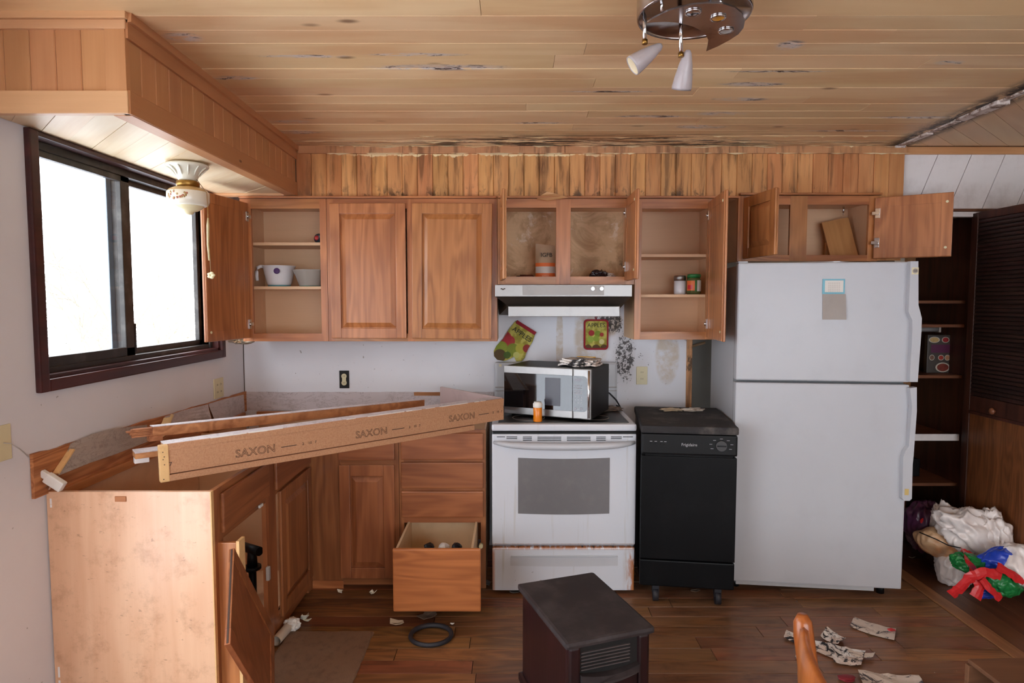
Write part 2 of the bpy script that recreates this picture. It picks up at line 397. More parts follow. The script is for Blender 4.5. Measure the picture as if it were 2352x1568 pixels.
# ------------------------------------------------------------------ geometry helpers
class G:
    """collects shapes into one bmesh"""
    def __init__(s): s.bm = bmesh.new(); s.mi = 0

    def _fin(s, vs, before):
        for f in s.bm.faces:
            if f.index == -1 or f not in before: pass
        return s

    def pts(s, vs, faces, smooth=False):
        v = [s.bm.verts.new(p) for p in vs]
        for f in faces:
            try:
                fc = s.bm.faces.new([v[i] for i in f]); fc.material_index = s.mi; fc.smooth = smooth
            except ValueError: pass
        return v

    def box(s, x0, x1, y0, y1, z0, z1, bev=0, M=None):
        if x0 > x1: x0, x1 = x1, x0
        if y0 > y1: y0, y1 = y1, y0
        if z0 > z1: z0, z1 = z1, z0
        P = [Vector((x, y, z)) for x in (x0, x1) for y in (y0, y1) for z in (z0, z1)]
        FC = [(0, 1, 3, 2), (4, 6, 7, 5), (0, 4, 5, 1), (2, 3, 7, 6), (0, 2, 6, 4), (1, 5, 7, 3)]
        if M: P = [M @ p for p in P]
        v = s.pts(P, FC)
        if bev:
            bev = min(bev, .45 * min(x1 - x0, y1 - y0, z1 - z0))
            es = list({e for q in v for e in q.link_edges})
            r = bmesh.ops.bevel(s.bm, geom=es, offset=bev, segments=2, profile=.6, affect='EDGES')
            for f in r['faces']: f.material_index = s.mi
        return s

    def bar(s, a, b, wd, ht, up=(0, 0, 1), bev=0):
        """box from a to b, width wd (sideways), height ht (along up)"""
        a = Vector(a); b = Vector(b); d = b - a; L = d.length; x = d.normalized()
        y = Vector(up).cross(x).normalized(); z = x.cross(y)
        M = Matrix((x, y, z)).transposed().to_4x4(); M.translation = a
        return s.box(0, L, -wd / 2, wd / 2, -ht / 2, ht / 2, bev, M)

    def cyl(s, a, b, r0, r1=None, n=16, caps=True, smooth=True):
        r1 = r0 if r1 is None else r1
        a = Vector(a); b = Vector(b); d = (b - a).normalized()
        t = Vector((1, 0, 0)) if abs(d.x) < .9 else Vector((0, 1, 0))
        u = d.cross(t).normalized(); v = d.cross(u)
        P = []
        for c, r in ((a, r0), (b, r1)):
            for i in range(n): P.append(c + (u * cos(2 * pi * i / n) + v * sin(2 * pi * i / n)) * r)
        vs = s.pts(P, [(i, (i + 1) % n, n + (i + 1) % n, n + i) for i in range(n)], smooth)
        if caps:
            for q in (vs[:n][::-1], vs[n:]):
                f = s.bm.faces.new(q); f.material_index = s.mi
        return s

    def lathe(s, c, prof, n=28, axis=None, smooth=True):
        """prof: (radius, height) list, around +Z or the given axis"""
        c = Vector(c); ax = Vector(axis or (0, 0, 1)).normalized(); R = ax.to_track_quat('Z', 'Y').to_matrix()
        P = []
        for r, h in prof:
            for i in range(n): P.append(c + R @ Vector((max(r, 1e-5) * cos(2 * pi * i / n), max(r, 1e-5) * sin(2 * pi * i / n), h)))
        FC = []
        for k in range(len(prof) - 1):
            for i in range(n): FC.append((k * n + i, k * n + (i + 1) % n, (k + 1) * n + (i + 1) % n, (k + 1) * n + i))
        s.pts(P, FC, smooth); return s

    def prism(s, poly, dv, smooth=False):
        """poly: list of 3D points, extruded by vector dv"""
        n = len(poly); dv = Vector(dv); P = [Vector(p) for p in poly] + [Vector(p) + dv for p in poly]
        vs = s.pts(P, [(i, (i + 1) % n, n + (i + 1) % n, n + i) for i in range(n)], smooth)
        for q in (vs[:n][::-1], vs[n:]):
            f = s.bm.faces.new(q); f.material_index = s.mi
        return s

    def tube(s, path, r, n=8, closed=False):
        P = [Vector(p) for p in path]; m = len(P); vs = []
        for i, p in enumerate(P):
            d = (P[(i + 1) % m] - P[i - 1]) if closed else (P[min(i + 1, m - 1)] - P[max(i - 1, 0)])
            d.normalize(); t = Vector((0, 0, 1)) if abs(d.z) < .95 else Vector((1, 0, 0))
            u = d.cross(t).normalized(); v = d.cross(u); rr = r[i] if isinstance(r, (list, tuple)) else r
            for k in range(n): vs.append(p + (u * cos(2 * pi * k / n) + v * sin(2 * pi * k / n)) * rr)
        FC = []
        for i in range(m if closed else m - 1):
            j = (i + 1) % m
            for k in range(n): FC.append((i * n + k, i * n + (k + 1) % n, j * n + (k + 1) % n, j * n + k))
        if not closed: FC += [tuple(range(n))[::-1], tuple(range((m - 1) * n, m * n))]
        s.pts(vs, FC, True); return s

    def blob(s, c, r, seed=0, sub=3, amp=.25, fq=2.2, flat=None, ridge=True, smooth=False):
        t = bmesh.new(); bmesh.ops.create_icosphere(t, subdivisions=sub, radius=1)
        c = Vector(c); P = []
        for v in t.verts:
            q = v.co.copy(); k = noise.noise(q * fq + Vector((seed * 3.1, seed, 0)))
            if ridge: k = 1 - 2 * abs(k) * 1.6
            k2 = noise.noise(q * fq * 2.6 + Vector((seed, 5, seed)))
            q = q * (1 + amp * k + amp * .5 * k2)
            q = Vector((q.x * r[0], q.y * r[1], q.z * r[2])) + c
            if flat is not None and q.z < flat: q.z = flat + (q.z - flat) * .05
            P.append(q)
        FC = [tuple(v.index for v in f.verts) for f in t.faces]; t.free()
        s.pts(P, FC, smooth); return s


def finish(o, name, mats, parent):
    for m in (mats if isinstance(mats, (list, tuple)) else [mats]): o.data.materials.append(m)
    if parent: o.parent = parent
    COL.objects.link(o)


def part(name, g, mats, parent=None, world=False, loc=None, rot=None, stuff=False):
    """link g as ONE mesh object. world=True: coordinates are scene coordinates"""
    if world and parent:
        M = Matrix.Identity(4); q = parent
        while q: M = Matrix.LocRotScale(q.location, q.rotation_euler, q.scale) @ M; q = q.parent
        M = M.inverted()
        for v in g.bm.verts: v.co = M @ v.co
    bmesh.ops.recalc_face_normals(g.bm, faces=g.bm.faces)
    me = bpy.data.meshes.new(name); g.bm.to_mesh(me); g.bm.free()
    o = bpy.data.objects.new(name, me); finish(o, name, mats, parent)
    if loc is not None: o.location = loc
    if rot is not None: o.rotation_euler = rot
    if stuff: o['kind'] = 'stuff'
    return o


def tag(o, label, cat, group=None, kind=None):
    o['label'] = label; o['category'] = cat
    if group: o['group'] = group
    if kind: o['kind'] = kind
    return o


def thing(name, label, cat, loc=(0, 0, 0), rz=0, group=None):
    o = bpy.data.objects.new(name, None); COL.objects.link(o); o.empty_display_size = .1
    o.location = loc; o.rotation_euler = (0, 0, rz); return tag(o, label, cat, group)


def single(name, g, mats, label, cat, loc=(0, 0, 0), rz=0, group=None, rot=None):
    """a one-mesh thing; coordinates are relative to loc"""
    o = part(name, g, mats); o.location = loc; o.rotation_euler = rot or (0, 0, rz); return tag(o, label, cat, group)


def wsingle(name, g, mats, label, cat, loc, group=None):
    """a one-mesh thing given in scene coordinates, origin moved to loc"""
    for v in g.bm.verts: v.co -= Vector(loc)
    return single(name, g, mats, label, cat, loc, 0, group)


def struct(name, g, mats, label=None):
    o = part(name, g, mats); o['kind'] = 'structure'
    if label: o['label'] = label
    return o


def text(s, size, mat, parent, M, name='lettering', ext=.0004, bold=0, align='CENTER', world=True, outline=0):
    cu = bpy.data.curves.new('t', 'FONT'); cu.body = s; cu.size = size; cu.extrude = ext; cu.align_x = align; cu.align_y = 'CENTER'; cu.offset = bold
    cu.resolution_u = 3
    if outline: cu.fill_mode = 'NONE'; cu.extrude = 0; cu.bevel_depth = outline; cu.bevel_resolution = 0
    t = bpy.data.objects.new('t', cu); me = bpy.data.meshes.new_from_object(t); bpy.data.objects.remove(t)
    me.name = name
    Q = M
    if world and parent:
        R = Matrix.Identity(4); q = parent
        while q: R = Matrix.LocRotScale(q.location, q.rotation_euler, q.scale) @ R; q = q.parent
        Q = R.inverted() @ M
    me.transform(Q); o = bpy.data.objects.new(name, me); finish(o, name, mat, parent); return o


def frame(o, x, up):
    """matrix whose X is the reading direction, Y is up, Z the outward normal"""
    x = Vector(x).normalized(); up = Vector(up); up = (up - x * up.dot(x)).normalized(); z = x.cross(up)
    M = Matrix((x, up, z)).transposed().to_4x4(); M.translation = Vector(o); return M


# ------------------------------------------------------------------ THE ROOM
XL = -1.695; YB = 3.97; CZ = lambda y: 2.447 + (3.66 - y) * .0235
XR = 4.3; YF = -2.3
# floor
g = G(); g.box(XL - .1, XR, YF, 4.75, -.05, -.006); floor = struct('floor', g, m_floorbase)
rw = .0965; rows = [2.28 + i * rw for i in range(18)]
random.seed(3)
for y in rows:
    x = -1.09 + (-.6 * random.random()) + .3
    x = XL if y > 3.5 or y < 2.2 else -1.12
    while x < 2.2:
        L = random.uniform(.45, 1.15); e = min(x + L, 2.205)
        if 2.2 - e < .12: e = 2.205
        g = G(); g.box(0.0012, e - x - .0012, .0012, rw - .0012, -.018, random.uniform(-.0012, .0), .0016)
        o = part('plank', g, m_floor, floor); o.location = (x, y, 0)
        x = e
g = G(); g.box(XL, 2.205, YF, 2.279, -.018, -.0005); part('near_boards', g, m_floor, floor, stuff=True)
g = G(); g.box(2.21, 2.285, 2.3, 4.7, -.018, .004, .002); part('threshold_board', g, m_thresh, floor)
for i in range(14):
    g = G(); x = 2.29 + i * .12; g.box(0, .1185, 0, 2.4, -.018, 0, .001); o = part('plank', g, m_floorR, floor); o.location = (x, 2.3, 0)
g = G(); g.box(2.29, XR, YF, 2.299, -.018, 0); part('near_boards', g, m_floorR, floor, stuff=True)

# left wall with kitchen window and patio door openings
WY0, WY1, WZ0, WZ1 = 2.275, 3.64, 1.285, 2.175
DY0, DY1, DZ0, DZ1 = -.6, 1.68, .06, 2.05
g = G(); t0 = XL - .13
for (a, b, c, d) in ((YF, DY0, 0, 2.7), (DY0, DY1, 0, DZ0), (DY0, DY1, DZ1, 2.7), (DY1, WY0, 0, 2.7), (WY0, WY1, 0, WZ0), (WY0, WY1, WZ1, 2.7), (WY1, 4.1, 0, 2.7)):
    g.box(t0, XL, a, b, c, d)
wall_left = struct('wall_left', g, m_wallL)
# back wall
g = G(); g.box(t0, 1.10, YB, YB + .1, 0, 2.7); wall_back = struct('wall_back', g, m_wallB)
g = G(); g.box(1.10, 1.135, YB - .012, YB + .1, 0, 1.6, .002); o = part('end_stud', g, m_trimH, wall_back)
g = G(); g.box(1.135, 2.28, 4.5, 4.6, 0, 2.7); g.box(1.0, 1.135, 4.07, 4.6, 0, 2.7); wb2 = struct('wall_recess', g, wallm('recess_grey', (150, 150, 146)))
g = G(); g.box(XL, XL + .004, YB - .0035, YB, .99, 1.335); part('corner_crack', g, m_ink, wall_back)
g = G(); g.box(XL - .1, XR + .1, YF - .1, YF, 0, .5); g.box(XL - .1, XR + .1, YF - .1, YF, 2.2, 2.75); g.box(XL - .1, -.3, YF - .1, YF, .5, 2.2); g.box(3.6, XR + .1, YF - .1, YF, .5, 2.2)
struct('wall_rear', g, m_wallG)
g = G(); g.box(XR, XR + .1, YF - .1, 4.8, 0, 2.75); struct('wall_right', g, m_wallG)

# ceiling with one object per board
g = G(); g.pts([(XL - .1, YF, CZ(YF) + .022), (XR, YF, CZ(YF) + .022), (XR, 4.8, CZ(4.8) + .022), (XL - .1, 4.8, CZ(4.8) + .022),
                (XL - .1, YF, CZ(YF) + .08), (XR, YF, CZ(YF) + .08), (XR, 4.8, CZ(4.8) + .08), (XL - .1, 4.8, CZ(4.8) + .08)],
               [(0, 1, 2, 3), (4, 5, 6, 7), (0, 1, 5, 4), (1, 2, 6, 5), (2, 3, 7, 6), (3, 0, 4, 7)])
ceiling = struct('ceiling', g, plain('dark_ceiling_backing', (150, 108, 74), .8))
cw = .1025; tilt = -atan(.0235)


def plank_bm(L, wd, th=.018, ch=.0016):
    g = G(); P = [(0, 0, th), (0, 0, ch), (0, ch, 0), (0, wd - ch, 0), (0, wd - .0005, ch), (0, wd - .0005, th)]
    g.prism(P, (L, 0, 0)); return g


random.seed(11); y = 3.655; crease = 2.19
while y > 1.6:
    wd = cw if not (2.38 < y - cw < 2.47) else cw * 1.25
    y0 = y - wd; xl = -1.235 if y0 > 2.0 else XL
    xs = [xl]
    while xs[-1] < crease: xs.append(xs[-1] + random.uniform(1.3, 2.6))
    xs[-1] = crease
    if len(xs) > 2 and xs[-1] - xs[-2] < .5: xs.pop(-2)
    for a, b in zip(xs, xs[1:]):
        g = plank_bm(b - a - .0015, wd - .0008)
        o = part('plank', g, m_ceil, ceiling); sag = random.uniform(0, .002)
        o.location = (a, y0, CZ(y0) - sag); o.rotation_euler = (tilt + random.uniform(-.006, .006), 0, random.uniform(-.0006, .0006))
    y = y0
g = G(); g.pts([(XL, YF, CZ(YF)), (XR, YF, CZ(YF)), (XR, y, CZ(y)), (XL, y, CZ(y)), (XL, YF, CZ(YF) + .018), (XR, YF, CZ(YF) + .018), (XR, y, CZ(y) + .018), (XL, y, CZ(y) + .018)],
               [(0, 1, 2, 3), (4, 5, 6, 7), (0, 1, 5, 4), (1, 2, 6, 5), (2, 3, 7, 6), (3, 0, 4, 7)])
part('near_boards', g, m_ceil, ceiling, stuff=True)
# diagonal boards right of the crease (clipped to the triangle)
u = Vector((.49, .42)).normalized(); nv = Vector((-u.y, u.x))
for i in range(33):
    s0 = -2.4 + i * .1; s1 = s0 + .098
    pts = []
    # strip clipped by x>crease+.03, y<3.66, x<3.9
    poly = [u * -4 + nv * s0, u * 5 + nv * s0, u * 5 + nv * s1, u * -4 + nv * s1]
    poly = [Vector((p.x + 2.6, p.y + 3.2)) for p in poly]
    for (ax, v, sgn) in ((0, crease + .035, 1), (1, 3.655, -1), (0, 3.9, -1), (1, 1.65, 1)):
        out = []
        for k in range(len(poly)):
            p, q = poly[k], poly[(k + 1) % len(poly)]; ip = sgn * (p[ax] - v) >= 0; iq = sgn * (q[ax] - v) >= 0
            if ip: out.append(p)
            if ip != iq: out.append(p.lerp(q, (v - p[ax]) / (q[ax] - p[ax])))
        poly = out
        if len(poly) < 3: break
    if len(poly) < 3: continue
    c = sum(poly, Vector((0, 0))) / len(poly); ang = math.atan2(u.y, u.x)
    R = Matrix.Rotation(-ang, 2); g = G()
    loc = [R @ (p - c) for p in poly]
    g.prism([(p.x, p.y, 0) for p in loc], (0, 0, .018))
    o = part('plank', g, m_ceild, ceiling); o.location = (c.x, c.y, CZ(c.y)); o.rotation_euler = (0, 0, ang)
    # keep boards at their own height so they follow the slope
    for v in o.data.vertices:
        wy = c.y + (Matrix.Rotation(ang, 2) @ Vector(v.co[:2])).y; v.co.z += CZ(wy) - CZ(c.y)
# rotten batten along the crease
random.seed(5); g = G(); yy = 1.7
while yy < 3.64:
    L = random.uniform(.1, .28); wdt = random.uniform(.02, .045); zz = CZ(yy) - .006
    g.box(crease - wdt * .4, crease + wdt, yy, min(yy + L, 3.65), zz - random.uniform(.004, .014), zz + .014, .003); yy += L
_n = NT('rotten_batten'); _k = _n.noise(_n.pos(), 22, 6, .75)
part('batten', g, _n.fin(_n.ramp(_k, [(.30, rgb(60, 40, 34)), (.42, rgb(150, 124, 108)), (.52, rgb(222, 210, 202))]), .8), ceiling)
# peeling splinters of the finish by the back edge
random.seed(21); g = G()
for i in range(120):
    x = random.uniform(-1.0, 2.1); yq = random.choice([3.655 - cw * k for k in (.1, .2, 1, 1, .15, 2, .1)]) + random.uniform(-.012, .006); L = random.uniform(.03, .16)
    zz = CZ(yq) - random.uniform(.001, .010); wdt = random.uniform(.002, .007)
    g.pts([(x, yq, zz), (x + L * .5, yq - wdt, zz - random.uniform(0, .008)), (x + L, yq, zz), (x + L * .5, yq + wdt, zz + .001)], [(0, 1, 2), (0, 2, 3)])
part('peeling_finish', g, plain('peeled_varnish', (232, 206, 164), .6, dirt=.3, dsc=30), ceiling, stuff=True)

# ---- back bulkhead above the cabinets (trim_1) and left bulkhead above the window (trim_2)
SY = 3.662; SX0, SX1 = -1.235, 2.243
g = G(); g.box(SX0, SX1 - .01, SY + .02, YB - .001, 2.15, 2.44); tr1 = struct('trim_1', g, m_trimH)
g = G(); P = plank_bm  # vertical boards
pw = .0863; random.seed(17); nb = round((SX1 - SX0) / pw)
for i in range(nb):
    x = SX0 + i * (SX1 - SX0) / nb; ww = (SX1 - SX0) / nb - .0012; bw = random.uniform(-.002, .0015); ch = .0035
    z0 = 2.152 if i < nb - 1 else 1.80
    if i in (nb - 2,): z0 = 1.80
    g = G(); g.prism([(0, 0, 0), (0, ch, 0), (ch, 0, 0), (ww - ch, 0, 0), (ww, ch, 0), (ww, .018, 0), (0, .018, 0)][1:], (0, 0, 2.415 - z0))
    o = part('plank', g, m_soffit, tr1); o.location = (x, SY + bw, z0)
g = G(); g.box(SX0 + .02, .30, SY - .014, SY + .01, 2.405, 2.447, .003); part('cornice_board', g, m_trimH, tr1)
g = G(); g.box(.302, SX1, SY - .014, SY + .01, 2.405, 2.447, .003); part('cornice_board', g, m_trimH, tr1)
random.seed(8); g = G()
for i in range(60):
    x = random.uniform(-1.1, 2.2); zz = random.choice([2.405, 2.404, 2.447]); L = random.uniform(.03, .13)
    g.pts([(x, SY - .016, zz), (x + L * .4, SY - .018 - random.uniform(0, .006), zz - random.uniform(.003, .012)), (x + L, SY - .016, zz), (x + L * .5, SY - .014, zz + .003)], [(0, 1, 2, 3)])
part('peeling_finish', g, plain('peeled_varnish_b', (244, 222, 178), .6, dirt=.2), tr1, stuff=True)
# torn flap hanging on the cabinet top over the hood
g = G(); a = at(1225, 455, 'Y', 3.63)
g.pts([(.14, 3.625, 2.145), (.20, 3.60, 2.132), (.32, 3.605, 2.150), (.25, 3.645, 2.178), (.20, 3.65, 2.19), (.17, 3.65, 2.172)], [(0, 1, 2, 3, 5), (3, 4, 5)])
for f in list(g.bm.faces): pass
part('torn_flap', g, plain('torn_veneer', (222, 176, 128), .6), tr1)

LZ0 = 2.172; LY = 2.072; LX = -1.235
g = G(); g.box(XL + .002, LX - .02, LY + .02, 3.65, LZ0 + .02, 2.46); tr2 = struct('trim_2', g, m_soffitY)
# front face boards
xs = [XL + .004, -1.628, -1.545, -1.462, -1.380, -1.30]
for a, b in zip(xs, xs[1:]):
    g = G(); ch = .003; ww = b - a - .001
    g.prism([(0, ch, 0), (ch, 0, 0), (ww - ch, 0, 0), (ww, ch, 0), (ww, .018, 0), (0, .018, 0)], (0, 0, .195)); o = part('plank', g, m_soffitL, tr2); o.location = (a, LY + .004, 2.238)
g = G(); g.box(-1.30, LX + .002, LY - .004, LY + .02, 2.232, 2.44, .002); part('corner_post', g, m_soffitL, tr2)
g = G(); g.box(XL + .003, LX + .006, LY - .008, LY + .02, LZ0 - .004, 2.240, .003); part('bottom_board', g, m_soffitN, tr2)
g = G(); g.box(XL + .003, LX + .006, LY - .008, LY + .02, 2.432, 2.462, .004); part('top_board', g, m_soffitN, tr2)
g = G(); g.box(XL + .003, LX + .012, LY - .016, LY + .02, 2.462, 2.486, .004); part('crown_board', g, m_soffitN, tr2)
# long side face boards (face +X)
y = LY; i = 0
while y < 3.655:
    wd = .0855; e = min(y + wd, 3.66); ch = .003
    g = G(); g.prism([(-.018, 0, 0), (-ch, 0, 0), (0, ch, 0), (0, e - y - .001 - ch, 0), (-ch, e - y - .001, 0), (-.018, e - y - .001, 0)], (0, 0, .20)); o = part('plank', g, m_soffitL, tr2); o.location = (LX, y, 2.236); y = e
g = G(); g.box(LX - .018, LX + .010, LY, 3.655, LZ0 - .004, 2.243, .003); part('bottom_board', g, m_soffitY, tr2)
g = G()
g.prism([(LX - .018, LY, 2.405), (LX + .010, LY, 2.405), (LX + .010, LY, 2.478), (LX - .018, LY, 2.478)], (0, 3.655 - LY, -.034)); part('top_board', g, m_soffitY, tr2)
g = G()
g.prism([(LX, LY, 2.452), (LX + .022, LY, 2.456), (LX + .024, LY, 2.484), (LX, LY, 2.484)], (0, 3.655 - LY, -.036)); part('crown_board', g, m_soffitY, tr2)
# underside, diagonal boards
u = Vector((.70, -.714)).normalized(); nv = Vector((u.y * -1, u.x)); ang = math.atan2(u.y, u.x)
for i in range(-3, 24):
    s0 = 2.0 - 1.7 * 0 + i * .094; s1 = s0 + .0925
    base = Vector((XL, LY - 1.0)); poly = [base + u * -3 + nv * (s0 - 1.6), base + u * 3 + nv * (s0 - 1.6), base + u * 3 + nv * (s1 - 1.6), base + u * -3 + nv * (s1 - 1.6)]
    for (ax, v, sgn) in ((0, XL + .003, 1), (0, LX - .0, -1), (1, LY + .002, 1), (1, 3.645, -1)):
        out = []
        for k in range(len(poly)):
            p, q = poly[k], poly[(k + 1) % len(poly)]; ip = sgn * (p[ax] - v) >= 0; iq = sgn * (q[ax] - v) >= 0
            if ip: out.append(p)
            if ip != iq: out.append(p.lerp(q, (v - p[ax]) / (q[ax] - p[ax])))
        poly = out
        if len(poly) < 3: break
    if len(poly) < 3: continue
    c = sum(poly, Vector((0, 0))) / len(poly); R = Matrix.Rotation(-ang, 2); g = G()
    g.prism([((R @ (p - c)).x, (R @ (p - c)).y, 0) for p in poly], (0, 0, .016)); o = part('plank', g, m_under, tr2)
    o.location = (c.x, c.y, LZ0 + random.uniform(0, .003)); o.rotation_euler = (0, 0, ang)
g = G(); g.box(LX - .055, LX + .006, LY + .015, 3.65, LZ0 - .006, LZ0 + .002, .002); part('edge_board', g, m_soffitY, tr2)
g = G(); g.box(XL + .003, LX - .05, 3.60, 3.66, LZ0 - .012, LZ0 + .002, .002); part('edge_board', g, m_soffitN, tr2)

# ---- white planked header at the right, alcove shelves, dark hutch
g = G(); g.box(SX1 + .0, 3.9, 3.70, 3.76, 2.10, 2.46); tr3 = struct('trim_3', g, m_dark)
u = Vector((.36, .93)).normalized(); nv = Vector((u.y, -u.x)); ang = math.atan2(u.y, u.x)
for i in range(-8, 14):
    s0 = i * .180; s1 = s0 + .176; base = Vector((2.33, 2.10))
    poly = [base + u * -2 + nv * s0, base + u * 2 + nv * s0, base + u * 2 + nv * s1, base + u * -2 + nv * s1]
    for (ax, v, sgn) in ((0, SX1 + .001, 1), (0, 3.9, -1), (1, 2.098, 1), (1, 2.405, -1)):
        out = []
        for k in range(len(poly)):
            p, q = poly[k], poly[(k + 1) % len(poly)]; ip = sgn * (p[ax] - v) >= 0; iq = sgn * (q[ax] - v) >= 0
            if ip: out.append(p)
            if ip != iq: out.append(p.lerp(q, (v - p[ax]) / (q[ax] - p[ax])))
        poly = out
        if len(poly) < 3: break
    if len(poly) < 3: continue
    c = sum(poly, Vector((0, 0))) / len(poly); g = G(); tl = random.uniform(-.006, .006)
    g.prism([(p.x - c.x, (p.x - c.x) * tl, p.y - c.y) for p in poly], (0, .014, 0)); o = part('plank', g, m_wwhite, tr3); o.location = (c.x, 3.686, c.y)
g = G(); g.box(SX1, 3.9, 3.668, 3.70, 2.405, 2.447, .003); part('cornice_board', g, m_trimH, tr3)
g = G(); g.box(SX1, 3.9, 3.675, 3.70, 2.082, 2.098, .003); part('bottom_board', g, m_brownX, tr3)
g = G(); g.box(SX1, 3.9, 3.68, 3.72, 2.052, 2.081, .002); part('white_strip', g, m_wwhite, tr3)

# ------------------------------------------------------------------ kitchen window (window_1)
g = G()
c0, c1 = XL - .001, XL + .022
for (a, b, c, d) in ((WY0 - .045, WY0, WZ0 - .045, WZ1 - .004), (WY1, WY1 + .045, WZ0 - .045, WZ1 - .004), (WY0, WY1, WZ0 - .045, WZ0)):
    g.box(c0, c1, a, b, c, d, .006)
g.box(c0, c1 - .008, WY0, WY1, WZ1 - .022, WZ1 - .004, .003)
win = struct('window_1', g, m_wincas)
g = G()
for (a, b, c, d) in ((WY0, WY0 + .012, WZ0, WZ1), (WY1 - .014, WY1, WZ0, WZ1), (WY0, WY1, WZ0, WZ0 + .014), (WY0, WY1, WZ1 - .022, WZ1)):
    g.box(XL - .125, XL + .004, a, b, c, d)
part('jamb', g, m_wincas, win)
g = G(); gy0, gy1, gz0, gz1 = WY0 + .012, WY1 - .014, WZ0 + .014, WZ1 - .022
for (a, b, c, d) in ((gy0, gy0 + .010, gz0, gz1), (gy1 - .03, gy1, gz0, gz1), (gy0, gy1, gz0, gz0 + .022), (gy0, gy1, gz1 - .03, gz1)):
    g.box(XL - .10, XL - .035, a, b, c, d, .002)
    g.box(XL - .112, XL - .028, a, b, c, d + (0), .002) if b - a < .05 else None
part('track_frame', g, m_winfr, win)


def sash(y0, y1, xx, sl=.034, sr=.034, bot=.055):
    g = G(); z0, z1 = gz0 + .015, gz1 - .02
    for (a, b, c, d) in ((y0, y0 + sl, z0, z1), (y1 - sr, y1, z0, z1), (y0, y1, z0, z0 + bot), (y0, y1, z1 - .035, z1)): g.box(xx - .012, xx + .012, a, b, c, d, .003)
    s_ = part('sash', g, m_winfr, win)
    g = G(); g.box(xx - .002, xx + .002, y0 + sl * .8, y1 - sr * .8, z0 + bot * .8, z1 - .03); part('pane', g, m_glass, s_)
    return s_


s1 = sash(gy0, 2.905, XL - .055, sl=.012, sr=.065, bot=.045)
s2 = sash(2.855, gy1 - .02, XL - .085, sl=.03, sr=.04, bot=.035)
g = G(); g.box(XL - .062, XL - .042, 2.898, 2.918, WZ0 + .05, WZ0 + .18, .004); part('latch', g, m_black, s1)
g = G(); g.box(XL - .115, XL - .10, 2.83, 2.872, gz0 + .02, gz1 - .03, .003); part('screen_frame', g, m_silver, win)

# patio door (outside the frame of the photo, mirrored in the microwave)
g = G()
for (a, b, c, d) in ((DY0, DY0 + .05, DZ0, DZ1), (DY1 - .05, DY1, DZ0, DZ1), (DY0, DY1, DZ0, DZ0 + .06), (DY0, DY1, DZ1 - .06, DZ1), (.5, .58, DZ0, DZ1)): g.box(XL - .10, XL - .04, a, b, c, d, .003)
pd = struct('door_1', g, m_wwhite)
g = G(); g.box(XL - .072, XL - .066, DY0 + .05, .5, DZ0 + .06, DZ1 - .06); part('pane', g, m_glass, pd)
g = G(); g.box(XL - .072, XL - .066, .58, DY1 - .05, DZ0 + .06, DZ1 - .06); part('pane', g, m_glass, pd)
g = G()
for (a, b, c, d) in ((-.3, -.24, .5, 2.2), (3.54, 3.6, .5, 2.2), (-.3, 3.6, .5, .56), (-.3, 3.6, 2.14, 2.2), (1.6, 1.67, .5, 2.2)): g.box(a, b, YF - .08, YF - .02, c, d, .003)
rwn = struct('added_rear_window', g, m_wwhite)  # unseen rear window, added for soft light and widened to brighten the alcove
g = G(); g.box(-.24, 1.6, YF - .052, YF - .048, .56, 2.14); part('pane', g, m_glass, rwn)
g = G(); g.box(1.67, 3.54, YF - .052, YF - .048, .56, 2.14); part('pane', g, m_glass, rwn)

# outside: snow and bare shrub
g = G(); g.pts([(-40, -40, -.6), (40, -40, -.6), (40, 40, -.6), (-40, 40, -.6)], [(0, 1, 2, 3)])
o = part('snow_ground', g, m_snow); tag(o, 'snow covered ground outside the kitchen window', 'snow', kind='stuff')


def shrub(base, h, seed, lab, grp=None):
    random.seed(seed); g = G()
    def br(p, d, L, r, k):
        q = p + d * L; g.cyl(p, q, r, r * .6, 4, False)
        if k == 0: return
        for _ in range(4 if k > 1 else 5):
            nd = (d + Vector((random.uniform(-1, 1), random.uniform(-1, 1), random.uniform(-.7, .6))) * .75).normalized()
            br(p + d * L * random.uniform(.3, 1), nd, L * random.uniform(.5, .75), r * .55, k - 1)
    for _ in range(4): br(Vector((random.uniform(-.15, .15), random.uniform(-.2, .2), 0)), Vector((random.uniform(-.3, .3), random.uniform(-.3, .3), 1)).normalized(), h, .022, 4)
    return single('bare_shrub', g, m_bark, lab, 'shrub', base, group=grp)


shrub((-4.45, 6.9, -.6), 1.7, 4, 'bare branching shrub in snow behind the window mullion')
shrub((-5.6, 9.6, -.6), 1.3, 9, 'pale bare shrub farther off behind the right pane')


# ------------------------------------------------------------------ cabinets
def door_g(w, h, mir=1, t=.019, raised=True, st=.058):
    """closed door: front faces -Y, y 0..t; x from 0 to w (mir=1) or 0 to -w (mir=-1)"""
    g = G(); X = lambda a: a * mir
    g.box(X(.002), X(w - .002), t * .74, t, .002, h - .002, .003)
    g.box(X(.001), X(st), 0, t * .7, 0, h, .004); g.box(X(w - st), X(w - .001), 0, t * .7, 0, h, .004)
    g.box(X(st), X(w - st), .0004, t * .7, 0, st, .003); g.box(X(st), X(w - st), .0004, t * .7, h - st, h, .003)
    if raised and w > .2 and h > .2:
        a, b = st + .004, st + .032; yb, yf = t * .73, t * .04
        P = [(X(a), yb, a), (X(w - a), yb, a), (X(w - a), yb, h - a), (X(a), yb, h - a), (X(b), yf, b), (X(w - b), yf, b), (X(w - b), yf, h - b), (X(b), yf, h - b)]
        g.pts(P, [(0, 1, 5, 4), (1, 2, 6, 5), (2, 3, 7, 6), (3, 0, 4, 7), (4, 5, 6, 7)])
    # recessed panel seen on the inside
    return g


